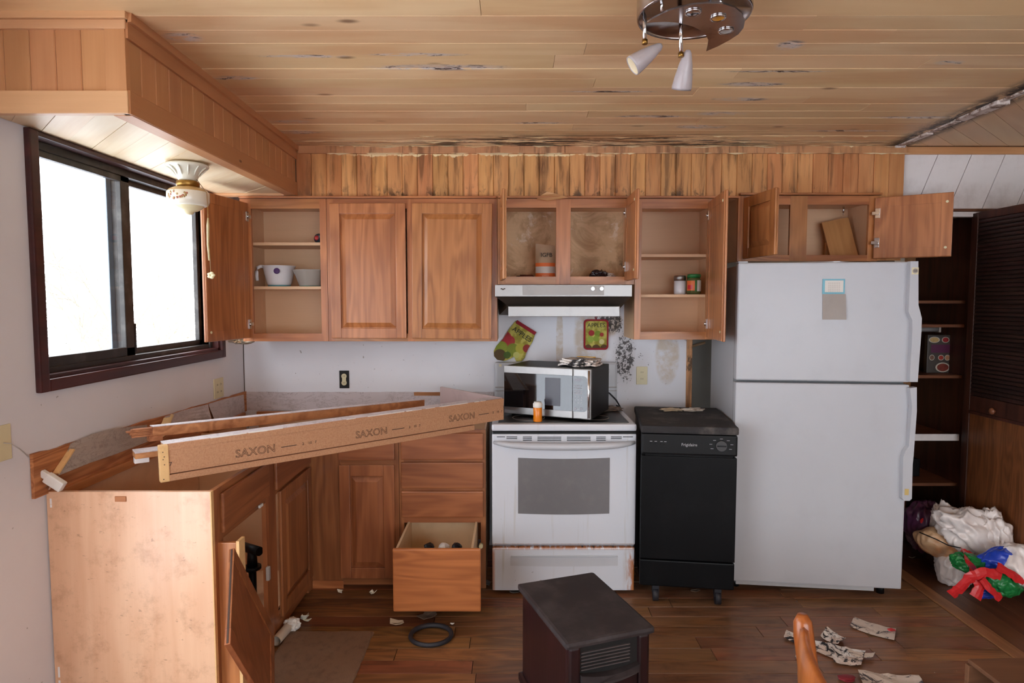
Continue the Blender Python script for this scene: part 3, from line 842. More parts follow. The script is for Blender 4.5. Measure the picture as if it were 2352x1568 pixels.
def hang_door(parent, hx, hy, hz, w, h, ang, left=True, mat=None, hinges=(.08, -.08), bump=True, raised=True):
    mir = 1 if left else -1
    g = door_g(w, h, mir, raised=raised)
    # inner frame lip
    for (a, b, c, d) in ((.004, .055, .004, h - .004), (w - .055, w - .004, .004, h - .004), (.055, w - .055, .004, .055), (.055, w - .055, h - .055, h - .004)):
        g.box(a * mir, b * mir, .018, .0215, c, d, .0015)
    d = part('door', g, mat or m_oakV, parent, loc=(hx, hy, hz), rot=(0, 0, ang))
    for k in hinges:
        z = k if k > 0 else h + k
        g = G(); g.box(mir * .004, mir * .030, .021, .027, z - .028, z + .028, .002); g.cyl((mir * .016, .024, z), (mir * .016, .036, z), .012, .010, 10)
        g.box(mir * -.012, mir * .012, .024, .032, z - .010, z + .010, .002)
        part('hinge', g, m_chrome, d)
    if bump:
        for z in (.05, h - .05):
            g = G(); g.cyl((mir * (w - .03), .0205, z), (mir * (w - .03), .024, z), .007, None, 10); part('bumper', g, m_cream, d)
    return d


def carcass(t, x0, x1, z0, z1, openings, shelves=(), yf=3.64, backm=None, top=True, toprail=.055, botrail=.045, stile=.035):
    ow = t.location.copy()
    yb = YB - .002; th = .014
    g = G(); g.box(x0, x0 + th, yf + .018, yb, z0, z1); g.box(x1 - th, x1, yf + .018, yb, z0, z1); g.box(x0 + th, x1 - th, yf + .018, yb, z0 + .012, z0 + .026)
    g.box(x0 + th, x1 - th, yf + .018, yb, z1 - .03, z1 - .016)
    part('carcass', g, m_inner, t, world=True)
    g = G(); g.box(x0 + th, x1 - th, yb - .02, yb - .008, z0 + .026, z1 - .03); part('back_panel', g, backm or m_inner, t, world=True)
    # face frame: stiles then rails
    xs = [x0] + [v for o_ in openings for v in o_] + [x1]
    for i in range(0, len(xs), 2):
        g = G(); g.box(xs[i], xs[i + 1], yf, yf + .019, z0, z1, .001); part('stile', g, m_oakV, t, world=True)
    for (a, b) in openings:
        g = G(); g.box(a, b, yf + .0008, yf + .0185, z1 - toprail, z1); part('rail', g, m_oakH, t, world=True)
        g = G(); g.box(a, b, yf + .0008, yf + .0185, z0, z0 + botrail); part('rail', g, m_oakH, t, world=True)
    for z in shelves:
        g = G(); g.box(x0 + th, x1 - th, yf + .035, yb - .022, z - .017, z, .001); part('shelf', g, m_inner, t, world=True)


# U1 corner wall cabinet, open
def uthing(lab, x0, x1, z0):
    return thing('wall_cabinet', lab, 'cabinet', ((x0 + x1) / 2, 3.8, z0), group=None)


x0, x1, z0, z1 = -1.552, -1.060, 1.335, 2.148
u1 = uthing('open oak wall cabinet nearest the window, holding white and clear bowls', x0, x1, z0)
carcass(u1, x0, x1, z0, z1, [(-1.490, -1.098)], (1.905, 1.652))
hang_door(u1, 0, 0, 0, .405, .77, radians(-98.5), True).location = Vector((-1.522 - (x0 + x1) / 2, 3.636 - 3.8, .02))
x0, x1 = -1.058, -.085
u2 = uthing('oak wall cabinet with two closed raised panel doors', x0, x1, z0)
carcass(u2, x0, x1, z0, z1, [(-1.02, -.60), (-.56, -.13)])
hang_door(u2, -.605 - (x0 + x1) / 2, 3.618 - 3.8, .018, .435, .768, radians(-1.2), False, hinges=())
d = hang_door(u2, -.575 - (x0 + x1) / 2, 3.617 - 3.8, .018, .458, .768, 0, True, hinges=()); d.rotation_euler = (0, radians(.5), radians(-1.5))
x0, x1, zz = -.083, .702, 1.662
u3 = uthing('short oak wall cabinet over the range hood, water stained inside', x0, x1, zz)
carcass(u3, x0, x1, zz, 2.148, [(-.038, .252), (.335, .645)], (), backm=m_innerwet, toprail=.05)
hang_door(u3, -.068 - (x0 + x1) / 2, 3.638 - 3.8, .02, .34, .465, radians(-87), True)
hang_door(u3, .668 - (x0 + x1) / 2, 3.638 - 3.8, .02, .34, .465, radians(88.5), False)
x0, x1 = .704, 1.175
u4 = uthing('open oak wall cabinet beside the fridge with a white and a green jar', x0, x1, 1.345)
carcass(u4, x0, x1, 1.345, 2.148, [(.742, 1.118)], (1.838, 1.606))
hang_door(u4, 1.140 - (x0 + x1) / 2, 3.638 - 3.8, .012, .400, .775, radians(84), False)
x0, x1 = 1.29, 2.092
u5 = uthing('short oak wall cabinet over the fridge with both doors open', x0, x1, 1.795)
carcass(u5, x0, x1, 1.795, 2.165, [(1.335, 1.587), (1.685, 2.035)], (), toprail=.05, botrail=.035)
hang_door(u5, 1.320 - (x0 + x1) / 2, 3.638 - 3.8, .012, .35, .345, radians(-84), True)
hang_door(u5, 2.065 - (x0 + x1) / 2, 3.636 - 3.8, .012, .370, .345, radians(148), False, hinges=(.09, -.09))
for (a, b, z, mm) in ((-1.55, -.09, 2.150, m_oakH), (-.08, .70, 2.150, m_oakH), (.706, 1.29, 2.150, m_oakH), (1.295, 2.10, 2.168, m_oakH)):
    g = G(); g.box(a, b, 3.622, 3.655, z, z + .012, .003)
    wsingle('trim_strip', g, mm, {-1.55: 'thin oak strip on top of the two closed wall doors', -.08: 'thin oak strip on top of the hood cabinet', .706: 'thin oak strip on top of the cabinet with jars', 1.295: 'thin oak strip on top of the fridge cabinet'}[a], 'trim', (a, 3.64, z))

# ---- base cabinets
BY = 3.36
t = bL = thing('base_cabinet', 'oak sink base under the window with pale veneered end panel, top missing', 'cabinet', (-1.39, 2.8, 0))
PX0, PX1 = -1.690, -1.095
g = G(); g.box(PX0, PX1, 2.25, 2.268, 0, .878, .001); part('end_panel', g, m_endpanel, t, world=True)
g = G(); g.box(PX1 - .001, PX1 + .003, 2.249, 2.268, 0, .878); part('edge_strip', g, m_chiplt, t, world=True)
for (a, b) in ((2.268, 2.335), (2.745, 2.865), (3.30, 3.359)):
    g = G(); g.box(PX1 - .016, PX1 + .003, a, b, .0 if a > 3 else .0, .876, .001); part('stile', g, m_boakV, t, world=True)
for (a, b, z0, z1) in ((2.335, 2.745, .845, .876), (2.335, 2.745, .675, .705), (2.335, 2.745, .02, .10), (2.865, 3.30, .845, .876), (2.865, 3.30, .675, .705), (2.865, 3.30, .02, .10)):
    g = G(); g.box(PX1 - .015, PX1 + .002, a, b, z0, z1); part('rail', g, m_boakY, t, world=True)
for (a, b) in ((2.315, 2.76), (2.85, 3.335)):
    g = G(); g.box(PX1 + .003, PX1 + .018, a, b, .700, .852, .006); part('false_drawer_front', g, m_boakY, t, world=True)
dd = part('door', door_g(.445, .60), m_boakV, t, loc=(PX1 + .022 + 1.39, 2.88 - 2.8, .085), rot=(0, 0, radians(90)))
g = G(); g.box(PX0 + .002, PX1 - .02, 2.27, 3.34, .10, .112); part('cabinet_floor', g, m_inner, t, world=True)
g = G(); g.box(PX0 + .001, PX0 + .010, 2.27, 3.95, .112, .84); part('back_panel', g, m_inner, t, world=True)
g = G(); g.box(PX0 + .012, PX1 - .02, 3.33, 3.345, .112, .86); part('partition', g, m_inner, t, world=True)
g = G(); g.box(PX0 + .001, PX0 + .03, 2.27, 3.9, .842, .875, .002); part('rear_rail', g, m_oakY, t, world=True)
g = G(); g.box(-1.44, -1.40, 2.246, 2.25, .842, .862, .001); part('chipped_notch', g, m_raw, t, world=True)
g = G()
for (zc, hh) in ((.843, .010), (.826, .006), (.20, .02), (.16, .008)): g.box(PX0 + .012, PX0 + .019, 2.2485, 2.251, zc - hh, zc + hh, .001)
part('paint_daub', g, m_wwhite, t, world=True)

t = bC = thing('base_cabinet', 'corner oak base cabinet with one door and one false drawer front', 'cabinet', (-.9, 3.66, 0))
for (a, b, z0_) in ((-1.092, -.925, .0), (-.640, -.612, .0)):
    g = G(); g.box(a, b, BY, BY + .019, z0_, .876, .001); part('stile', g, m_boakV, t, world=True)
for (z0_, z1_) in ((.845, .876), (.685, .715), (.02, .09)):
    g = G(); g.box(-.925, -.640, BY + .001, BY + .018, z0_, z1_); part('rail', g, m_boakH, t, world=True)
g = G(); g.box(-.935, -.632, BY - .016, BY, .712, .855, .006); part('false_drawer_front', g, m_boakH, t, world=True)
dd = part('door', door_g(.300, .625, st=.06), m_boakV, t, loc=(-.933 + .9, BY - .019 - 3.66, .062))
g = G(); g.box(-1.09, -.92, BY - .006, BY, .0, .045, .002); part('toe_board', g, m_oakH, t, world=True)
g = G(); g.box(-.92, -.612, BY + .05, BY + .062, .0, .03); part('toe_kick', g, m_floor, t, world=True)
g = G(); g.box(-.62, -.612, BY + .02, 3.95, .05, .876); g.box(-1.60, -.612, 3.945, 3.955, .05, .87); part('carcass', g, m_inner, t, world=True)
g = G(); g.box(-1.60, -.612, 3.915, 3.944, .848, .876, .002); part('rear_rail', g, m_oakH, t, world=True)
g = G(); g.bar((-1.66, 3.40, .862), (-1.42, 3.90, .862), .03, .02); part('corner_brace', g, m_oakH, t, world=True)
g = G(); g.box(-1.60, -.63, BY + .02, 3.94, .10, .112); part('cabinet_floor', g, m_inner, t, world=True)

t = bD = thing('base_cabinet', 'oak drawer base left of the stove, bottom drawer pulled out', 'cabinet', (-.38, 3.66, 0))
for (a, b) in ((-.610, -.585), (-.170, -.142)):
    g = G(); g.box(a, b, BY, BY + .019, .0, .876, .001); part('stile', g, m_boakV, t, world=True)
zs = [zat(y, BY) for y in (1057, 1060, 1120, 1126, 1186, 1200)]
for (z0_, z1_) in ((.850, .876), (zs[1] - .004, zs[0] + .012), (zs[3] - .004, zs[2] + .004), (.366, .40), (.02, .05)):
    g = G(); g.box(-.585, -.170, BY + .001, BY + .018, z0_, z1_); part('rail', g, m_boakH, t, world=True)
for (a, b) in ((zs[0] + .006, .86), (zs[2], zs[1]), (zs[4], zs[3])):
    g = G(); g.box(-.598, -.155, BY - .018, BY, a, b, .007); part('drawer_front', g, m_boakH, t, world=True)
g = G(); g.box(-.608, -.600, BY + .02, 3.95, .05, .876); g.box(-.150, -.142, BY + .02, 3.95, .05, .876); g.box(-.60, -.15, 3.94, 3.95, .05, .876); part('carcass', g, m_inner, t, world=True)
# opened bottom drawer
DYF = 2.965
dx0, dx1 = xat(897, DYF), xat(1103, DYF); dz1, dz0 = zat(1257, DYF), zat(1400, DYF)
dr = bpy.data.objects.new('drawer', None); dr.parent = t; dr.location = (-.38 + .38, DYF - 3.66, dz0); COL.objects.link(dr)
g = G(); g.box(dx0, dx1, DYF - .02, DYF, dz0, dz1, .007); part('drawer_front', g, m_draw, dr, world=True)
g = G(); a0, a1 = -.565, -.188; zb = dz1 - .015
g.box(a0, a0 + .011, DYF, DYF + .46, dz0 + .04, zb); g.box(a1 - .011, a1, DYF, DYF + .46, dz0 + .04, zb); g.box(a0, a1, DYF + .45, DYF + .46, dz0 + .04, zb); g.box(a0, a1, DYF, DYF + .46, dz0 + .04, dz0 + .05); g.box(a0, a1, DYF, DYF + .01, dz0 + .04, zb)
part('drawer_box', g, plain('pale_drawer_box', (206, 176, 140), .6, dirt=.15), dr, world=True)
g = G(); g.cyl((-.165, DYF + .30, .27), (-.165, DYF + .33, .27), .011, None, 12); part('runner_wheel', g, m_cream, dr, world=True)
for (px, sx) in ((985, .05), (1020, .055), (1049, .05)):
    c = at(px, 1255, 'Y', DYF + .06); g = G(); r = .02
    g.blob((0, 0, -.02), (sx * .5, .03, .022), px, 2, .12)
    o = wsingle('dark_spoon_rest' if 0 else 'small_jar_lid', g, m_plast if px == 1020 else m_black, {985: 'dark rounded object poking up at the left in the open drawer', 1020: 'pale wrapped object in the middle of the open drawer', 1049: 'dark rounded object poking up at the right in the open drawer'}[px], 'clutter', (0, 0, 0))
    o.location = (c.x, c.y, dz1 - .024 + .02); o.name = 'drawer_clutter'

# ---- range hood
t = hd = thing('range_hood', 'stainless range hood with two round knobs over the stove', 'range hood', (.30, 3.75, 1.49))
HY = 3.50; hx0, hx1 = -.094, .664; hz0, hz1 = 1.592, 1.657
g = G(); g.box(hx0, hx1, HY, YB - .004, hz0, hz1, .002); part('housing', g, m_steel, t, world=True)
bx0, bx1, by0 = xat(1168, 3.56), xat(1422, 3.56), 3.56
tz, bz = zat(703, 3.56), zat(727, 3.56)
g = G(); P = [(hx0 + .002, HY + .003, hz0), (hx1 - .002, HY + .003, hz0), (hx1 - .002, YB - .01, hz0), (hx0 + .002, YB - .01, hz0), (bx0, by0 + .03, tz), (bx1, by0 + .03, tz), (bx1 + .03, YB - .01, bz), (bx0 - .06, YB - .01, bz)]
g.pts(P, [(0, 1, 5, 4), (1, 2, 6, 5), (2, 3, 7, 6), (3, 0, 4, 7), (4, 5, 6, 7), (0, 1, 2, 3)]); part('canopy', g, m_steelD, t, world=True)
g = G(); g.box(bx0, bx1, by0, by0 + .28, bz + .004, tz, .004); part('light_tray', g, m_steelD, t, world=True)
g = G(); g.box(bx0 - .001, bx1 + .001, by0 - .006, by0 + .002, bz, tz, .003); part('lip', g, m_steel, t, world=True)
g = G(); g.box(xat(1200, HY), xat(1386, HY), HY - .003, HY, hz0 + .008, hz1 - .004, .001); part('control_plate', g, plain('grey_plate', (176, 174, 172), .5), t, world=True)
for px in (1360, 1380):
    g = G(); x = xat(px, HY); g.cyl((x, HY - .016, 1.635), (x, HY - .002, 1.635), .010, .012, 14); part('knob', g, m_chrome, t, world=True)
g = G(); x = xat(1155, HY)
for k in range(3): g.box(x - .012 + k * .008, x - .002 + k * .008, HY - .0012, HY, 1.628 + .004 * abs(k - 1), 1.634 + .004 * abs(k - 1))
part('scorched_mark', g, m_ink, t, world=True)

# ---- stove
SXL, SYF = -.108, 3.29; SW = .766
t = st_ = thing('electric_stove', 'white freestanding electric stove with rust streaks and grey oven window', 'stove', (SXL, SYF, 0))
X = lambda px: xat(px, SYF) - SXL
Zs = lambda py: zat(py, SYF)
g = G(); g.box(.004, SW - .004, .03, .62, .03, .885, .003); part('body', g, m_white, t)
g = G(); g.box(0, SW, -.004, .60, Zs(990), .921, .012); part('cooktop_rim', g, m_stove, t)
g = G(); g.box(.035, SW - .035, .035, .575, .918, .9245, .002); part('glass_cooktop', g, m_cook, t)
g = G()
for (x, y, r) in ((.20, .17, .09), (.57, .17, .075), (.20, .42, .075), (.57, .42, .09)): g.lathe((x, y, .9246), [(r, 0), (r, .0004), (r - .004, .0004), (r - .004, 0)], 28)
part('burner_rings', g, m_grey, t, stuff=True)
# oven door
zb, zt = Zs(1250), Zs(996)
g = G(); g.box(.002, SW - .002, -.005, .03, zb, zt, .008); od = part('oven_door', g, m_stove, t)
n = 14; P = []
wx0, wx1, wz0, wz1 = X(1190), X(1403), Zs(1178), Zs(1052)
for i in range(n + 1): a = i / n; P.append((wx0 + (wx1 - wx0) * a, -.0065, wz0 - .006 * sin(pi * a)))
for i in range(n + 1): a = 1 - i / n; P.append((wx0 + (wx1 - wx0) * a, -.0065, wz1 - .006 * sin(pi * a) + .004))
g = G(); g.prism(P, (0, .003, 0)); part('oven_window', g, m_ovenglass, od)
# handle: shallow smile
P = []; hz = Zs(1018)
for i in range(25):
    a = i / 24 * 2 - 1; P.append((SW / 2 + a * (SW / 2 - .014), -.012 - .050 * (1 - a ** 6), hz + .012 * (a * a) - .004))
g = G(); g.tube(P, [.009 + .010 * (1 - abs(i / 12 - 1) ** 4) for i in range(25)], 10); part('door_handle', g, m_white, od)
g = G(); zv = Zs(1003)
for (a, b, rows_) in ((1141, 1160, 1), (1163, 1188, 2), (1201, 1222, 3), (1235, 1290, 3), (1303, 1358, 3), (1371, 1393, 3), (1405, 1430, 2), (1433, 1456, 1)):
    for k in range(rows_): g.box(X(a), X(b), -.0066, -.004, zv - .0085 * k - .003 * (1 - abs((a + b) / 2 - 1298) / 160), zv + .0035 - .0085 * k - .003 * (1 - abs((a + b) / 2 - 1298) / 160))
part('vent_slots', g, m_black, od)
g = G(); g.box(.006, SW - .006, -.003, .02, zt + .001, Zs(990) - .001); part('dark_gap', g, m_black, t)
g = G(); g.box(.003, SW - .005, -.006, .03, Zs(1355), Zs(1256), .008); dw_ = part('storage_drawer', g, m_stove, t)
P = []; gx0, gx1, gz1, gz0 = X(1172), X(1424), Zs(1275), Zs(1300)
for i in range(13): a = i / 12; P.append((gx0 + (gx1 - gx0) * a, -.0072, gz0 + .006 - .004 * sin(pi * a)))
P += [(gx1, -.0072, gz1 - .002), (gx0, -.0072, gz1 - .002)]
g = G(); g.prism(P, (0, .004, 0)); g.box(gx0 + .004, gx1 - .004, -.013, -.006, gz1 - .003, gz1 + .004, .003); part('drawer_pull', g, m_white, dw_)
g = G()
for x in (.05, SW - .05):
    for y in (.06, .56): g.cyl((x, y, 0), (x, y, .035), .018, None, 10)
part('levelling_feet', g, m_black, t)
# backguard
bz = zat(832, 3.885) ; g = G(); g.box(.0, SW - .005, .595, .655, .90, bz, .016); bgd = part('backguard', g, m_white, t)
g = G(); zt2 = zat(888, 3.885); g.box(.004, SW - .009, .590, .60, zt2 - .004, zt2, .001); g.box(.004, SW - .009, .590, .60, zt2 - .026, zt2 - .023, .001); part('groove', g, m_grey, bgd)
for px in (1393,):
    x = xat(px, 3.88) - SXL; z = zat(852, 3.88); g = G(); g.cyl((x, .575, z), (x, .596, z), .019, .024, 20); g.box(x - .004, x + .004, .563, .578, z - .02, z + .02, .003); part('knob', g, m_white, bgd)
x = xat(1149, 3.88) - SXL; z = zat(839, 3.88); g = G(); g.box(x - .008, x + .008, .592, .596, z - .008, z + .008, .001); part('indicator', g, m_ivory, bgd)

# ---- microwave
MA = Vector(at(1157, 949, 'Z', .936)); MB = Vector(at(1357, 965, 'Z', .936)); d_ = MB - MA; mrz = math.atan2(d_.y, d_.x); MW, MH, MD = d_.length, .272, .36
t = mw = thing('microwave_oven', 'stainless countertop microwave with black door standing on the stove', 'microwave', (MA.x, MA.y, .925), mrz)
g = G(); g.box(.002, MW - .002, .02, MD, .012, MH + .008, .004); part('housing', g, m_black, t)
g = G()
for x in (.04, MW - .04):
    for y in (.05, MD - .04): g.cyl((x, y, 0), (x, y, .014), .012, None, 10)
part('feet', g, m_black, t)
cx = MW * .80
g = G(); g.box(0, cx - .0008, 0, .022, .012, MH + .010, .004); dm = part('door', g, m_steel, t)
g = G(); g.box(.004, cx - .0012, -.002, .004, .052, MH - .028, .001); part('door_glass', g, m_blackg, dm)
g = G(); g.box(MW * .49, MW * .665, -.0026, 0, .075, MH - .045, .001); part('viewing_mesh', g, plain('grey_mesh', (64, 64, 74), .3), dm)
g = G(); g.box(cx + .0008, MW, 0, .022, .012, MH + .010, .005); cp = part('control_panel', g, m_steel, t)
P = [(cx + .001, -.002, .052)]
for i in range(9): a = i / 8 * pi / 2; P.append((MW - .050 + .026 * sin(a) if 0 else MW - .046 + .024 * sin(a), -.002, .070 - .018 * cos(a)))
for i in range(9): a = i / 8 * pi / 2; P.append((MW - .046 + .024 * cos(a), -.002, MH - .046 + .018 * sin(a)))
P.append((cx + .001, -.002, MH - .028))
g = G(); g.prism(P, (0, .005, 0)); part('key_panel', g, m_blackg, cp)
g = G(); g.cyl((MW - .012, -.003, .02), (MW - .012, -.003, MH + .004), .006, None, 10); part('door_trim', g, m_chrome, cp)
g = G(); kx = cx + .010
g.box(kx, kx + .042, -.0028, -.002, MH - .055, MH - .042)
for r_ in range(2):
    for c_ in range(3): g.box(kx + c_ * .016, kx + .010 + c_ * .016, -.0028, -.002, MH - .083 - r_ * .013, MH - .077 - r_ * .013)
for r_ in range(2):
    for c_ in range(2): g.box(kx + c_ * .023, kx + .020 + c_ * .023, -.0028, -.002, MH - .112 - r_ * .012, MH - .104 - r_ * .012)
for c_ in (0, 2): g.box(kx + c_ * .0165, kx + .013 + c_ * .0165, -.0028, -.002, .062, .074)
part('keys', g, plain('grey_print', (150, 152, 162), .5, dirt=0), cp)
for r_ in range(3):
    for c_ in range(3): text(str(r_ * 3 + c_ + 1), .012, plain('key_print', (196, 198, 206), .5, dirt=0) if (r_, c_) == (0, 0) else bpy.data.materials['key_print'], cp, frame((kx + .006 + c_ * .0165, -.0024, MH - .140 - r_ * .0155), (1, 0, 0), (0, 0, 1)), 'numeral', world=False)
text('0', .012, bpy.data.materials['key_print'], cp, frame((kx + .0225, -.0024, .067), (1, 0, 0), (0, 0, 1)), 'numeral', world=False)
g = G(); g.box(cx + .012, MW - .020, -.0012, 0, .018, .042, .001); part('open_button', g, m_steel, cp)

# power cord of the microwave
P = [at(1385, 895, 'Y', 3.85), at(1400, 903, 'Y', 3.84), at(1415, 918, 'Y', 3.82), at(1425, 935, 'Y', 3.80), Vector((.630, 3.77, .94))]
g = G(); g.tube(P, .005, 6); wsingle('power_cord', g, m_rubber, 'grey power cord behind the microwave on the stove', 'cord', P[0])
# burnt scrap on the cooktop
g = G(); c = at(1412, 940, 'Z', .93); g.blob((0, 0, .008), (.055, .04, .014), 3, 3, .5, flat=0); single('charred_scrap', g, plain('char', (120, 104, 94), .9, dirt=.5, dsc=20), 'greyish crumpled scrap on the cooktop behind the microwave', 'scrap', (c.x - .02, c.y, .9255))

# pill bottle
c = at(1235, 967, 'Z', .9255)
t = thing('pill_bottle', 'small orange pill bottle with white cap standing on the stove', 'bottle', (c.x, c.y, .9250))
g = G(); g.lathe((0, 0, 0), [(0, 0), (.0225, 0), (.024, .003), (.024, .074), (.021, .078), (0, .078)]); part('body', g, m_amber, t)
g = G(); g.lathe((0, 0, .076), [(0, 0), (.024, 0), (.0255, .002), (.0255, .020), (.021, .023), (.021, .029), (0, .029)]); part('cap', g, m_paper, t)

# magazines on the microwave
random.seed(31); topz = .925 + MH + .0082
M0 = Matrix.Rotation(mrz, 3, 'Z')


def onmw(x, y): p = M0 @ Vector((x, y, 0)); return (MA.x + p.x, MA.y + p.y)


for k, (dx, dy, w_, h_, tk, rz_, lab, mt) in enumerate(((.285, .10, .215, .17, .010, 3, 'warped mouldy magazine lying directly on the microwave', m_mpaper), (.290, .115, .19, .15, .011, -4, 'swollen mouldy magazine in the middle of the stack on the microwave', m_mpaper), (.30, .125, .185, .145, .010, -2, 'mouldy magazine on top of the stack with yellow rear edge', m_mpaper))):
    g = G(); nx, ny = 9, 5; V = []
    for zl in (0, 1):
        for j in range(ny + 1):
            for i in range(nx + 1):
                u_, v_ = i / nx, j / ny; wv = .004 * noise.noise(Vector((u_ * 3, v_ * 3, k * 5))) + (.007 * (1 - v_) ** 3 * sin(u_ * 9 + k))
                V.append((u_ * w_ + .006 * noise.noise(Vector((v_ * 6, k, 0))), v_ * h_ + .006 * noise.noise(Vector((u_ * 7, k * 2, 3))), zl * tk + max(wv, -.001)))
    m_ = (nx + 1) * (ny + 1); FC = []
    for j in range(ny):
        for i in range(nx):
            q = j * (nx + 1) + i; FC += [(q, q + 1, q + nx + 2, q + nx + 1), (m_ + q, m_ + q + 1, m_ + q + nx + 2, m_ + q + nx + 1)]
    for i in range(nx): FC += [(i, i + 1, m_ + i + 1, m_ + i), (ny * (nx + 1) + i, ny * (nx + 1) + i + 1, m_ + ny * (nx + 1) + i + 1, m_ + ny * (nx + 1) + i)]
    for j in range(ny): FC += [(j * (nx + 1), (j + 1) * (nx + 1), m_ + (j + 1) * (nx + 1), m_ + j * (nx + 1)), (j * (nx + 1) + nx, (j + 1) * (nx + 1) + nx, m_ + (j + 1) * (nx + 1) + nx, m_ + j * (nx + 1) + nx)]
    g.pts(V, FC); x, y = onmw(dx, dy)
    o = single('magazine', g, mt, lab, 'magazine', (x, y, topz + .0015 + k * .0135), mrz + radians(rz_), group='magazines on the microwave')
    if k == 2:
        g = G(); g.box(.04, .15, h_ - .012, h_ + .003, tk + .003, tk + .007, .001); part('yellow_edge', g, plain('yellow_cover', (226, 170, 40), .5), o)

# oven mitt and pot holder
def applemat(name, blobs, base=(150, 140, 54)):
    n = NT(name); p = n.obj(); col = rgb(*base)
    col = n.mix(n.sm(n.noise(p, 22, 3), .4, .6), col, rgb(196, 186, 96))
    for (x, z, r, c) in blobs: col = n.mix(n.mth('MULTIPLY', n.ell(p, (x, 0, z), (r, 1, r), .15), .95), col, rgb(*c))
    return n.fin(col, .85)


WY = YB - .012
mo = at(1186, 736, 'Y', WY)
poly = [(1184, 737), (1230, 765), (1223, 785), (1212, 800), (1205, 822), (1198, 829), (1186, 830), (1182, 822), (1184, 815), (1172, 824), (1158, 829), (1142, 826), (1135, 818), (1134, 806), (1140, 794), (1155, 778), (1172, 752)]
PW = [at(x, y, 'Y', WY) for x, y in poly]
loc = (mo.x, WY, mo.z)
bl = []
for (px, py, r, c) in ((1160, 775, 16, (150, 36, 46)), (1170, 783, 14, (166, 46, 56)), (1152, 797, 15, (128, 140, 46)), (1178, 803, 16, (120, 132, 44)), (1196, 800, 13, (176, 168, 66)), (1148, 816, 16, (84, 62, 40)), (1210, 800, 10, (140, 36, 44)), (1186, 815, 8, (190, 190, 110)), (1165, 815, 9, (70, 96, 40))):
    q = at(px, py, 'Y', WY); bl.append((q.x - loc[0], q.z - loc[2], r / 365, c))
mt_ = thing('oven_mitt', 'apple patterned oven mitt hanging on the wall over the stove', 'oven mitt', loc)
g = G(); g.prism([(p.x, p.y, p.z) for p in PW], (0, .010, 0)); bmesh.ops.bevel(g.bm, geom=[e for e in g.bm.edges if abs(e.verts[0].co.y - e.verts[1].co.y) < 1e-6 and e.verts[0].co.y < WY + .005], offset=.004, segments=2, affect='EDGES')
bmesh.ops.translate(g.bm, verts=g.bm.verts, vec=(0, -.006, 0))
part('glove', g, applemat('mitt_print', bl), mt_, world=True)
g = G(); a, b = at(1186, 738, 'Y', WY), at(1230, 766, 'Y', WY); g.bar((a.x, WY - .006, a.z), (b.x, WY - .006, b.z), .014, .022, (0, 0, 1), .003); part('red_cuff', g, plain('mitt_red', (150, 34, 46), .85), mt_, world=True)
a = at(1199, 768, 'Y', WY); text('APPLES', .045, m_inkb, mt_, frame((a.x, WY - .0085, a.z), (.83, 0, -.56), (.56, 0, .83)), 'lettering')
q0, q1 = at(1341, 733, 'Y', WY), at(1397, 803, 'Y', WY)
pc = Vector(((q0.x + q1.x) / 2, WY, (q0.z + q1.z) / 2)); hw, hh = (q1.x - q0.x) / 2, (q0.z - q1.z) / 2


def rrect(hw, hh, r, n=6):
    P = []
    for (sx, sz, a0) in ((1, 1, 0), (-1, 1, pi / 2), (-1, -1, pi), (1, -1, 3 * pi / 2)):
        for i in range(n + 1): a = a0 + i / n * pi / 2; P.append((sx * (hw - r) + r * cos(a), sz * (hh - r) + r * sin(a)))
    return P


ph = thing('pot_holder', 'apple patterned pot holder with red border hanging on the wall', 'pot holder', pc)
g = G(); g.prism([(x, -.004, z) for x, z in rrect(hw, hh, .022)], (0, .010, 0)); part('red_border', g, bpy.data.materials['mitt_red'], ph)
g = G(); g.prism([(x, -.0065, z) for x, z in rrect(hw - .011, hh - .011, .016)], (0, .003, 0))
part('printed_cloth', g, applemat('holder_print', [(-.03, .01, .02, (160, 40, 50)), (.01, .005, .022, (120, 140, 44)), (.035, 0, .014, (160, 44, 50)), (-.035, -.03, .022, (150, 170, 70)), (0, -.025, .02, (140, 160, 60)), (.035, -.045, .017, (214, 206, 150)), (0, -.09, .03, (86, 60, 38)), (-.05, -.085, .025, (86, 60, 38)), (.05, -.085, .025, (86, 60, 38))]), ph)
g = G(); g.tube([(0, 0, hh), (.006, 0, hh + .014), (0, 0, hh + .022), (-.006, 0, hh + .014), (0, 0, hh)], .003, 6); part('hanging_loop', g, bpy.data.materials['mitt_red'], ph)
text('APPLES', .036, m_inkb, ph, frame((0, -.0068, hh - .038), (1, 0, 0), (0, 0, 1)), 'lettering', world=False)

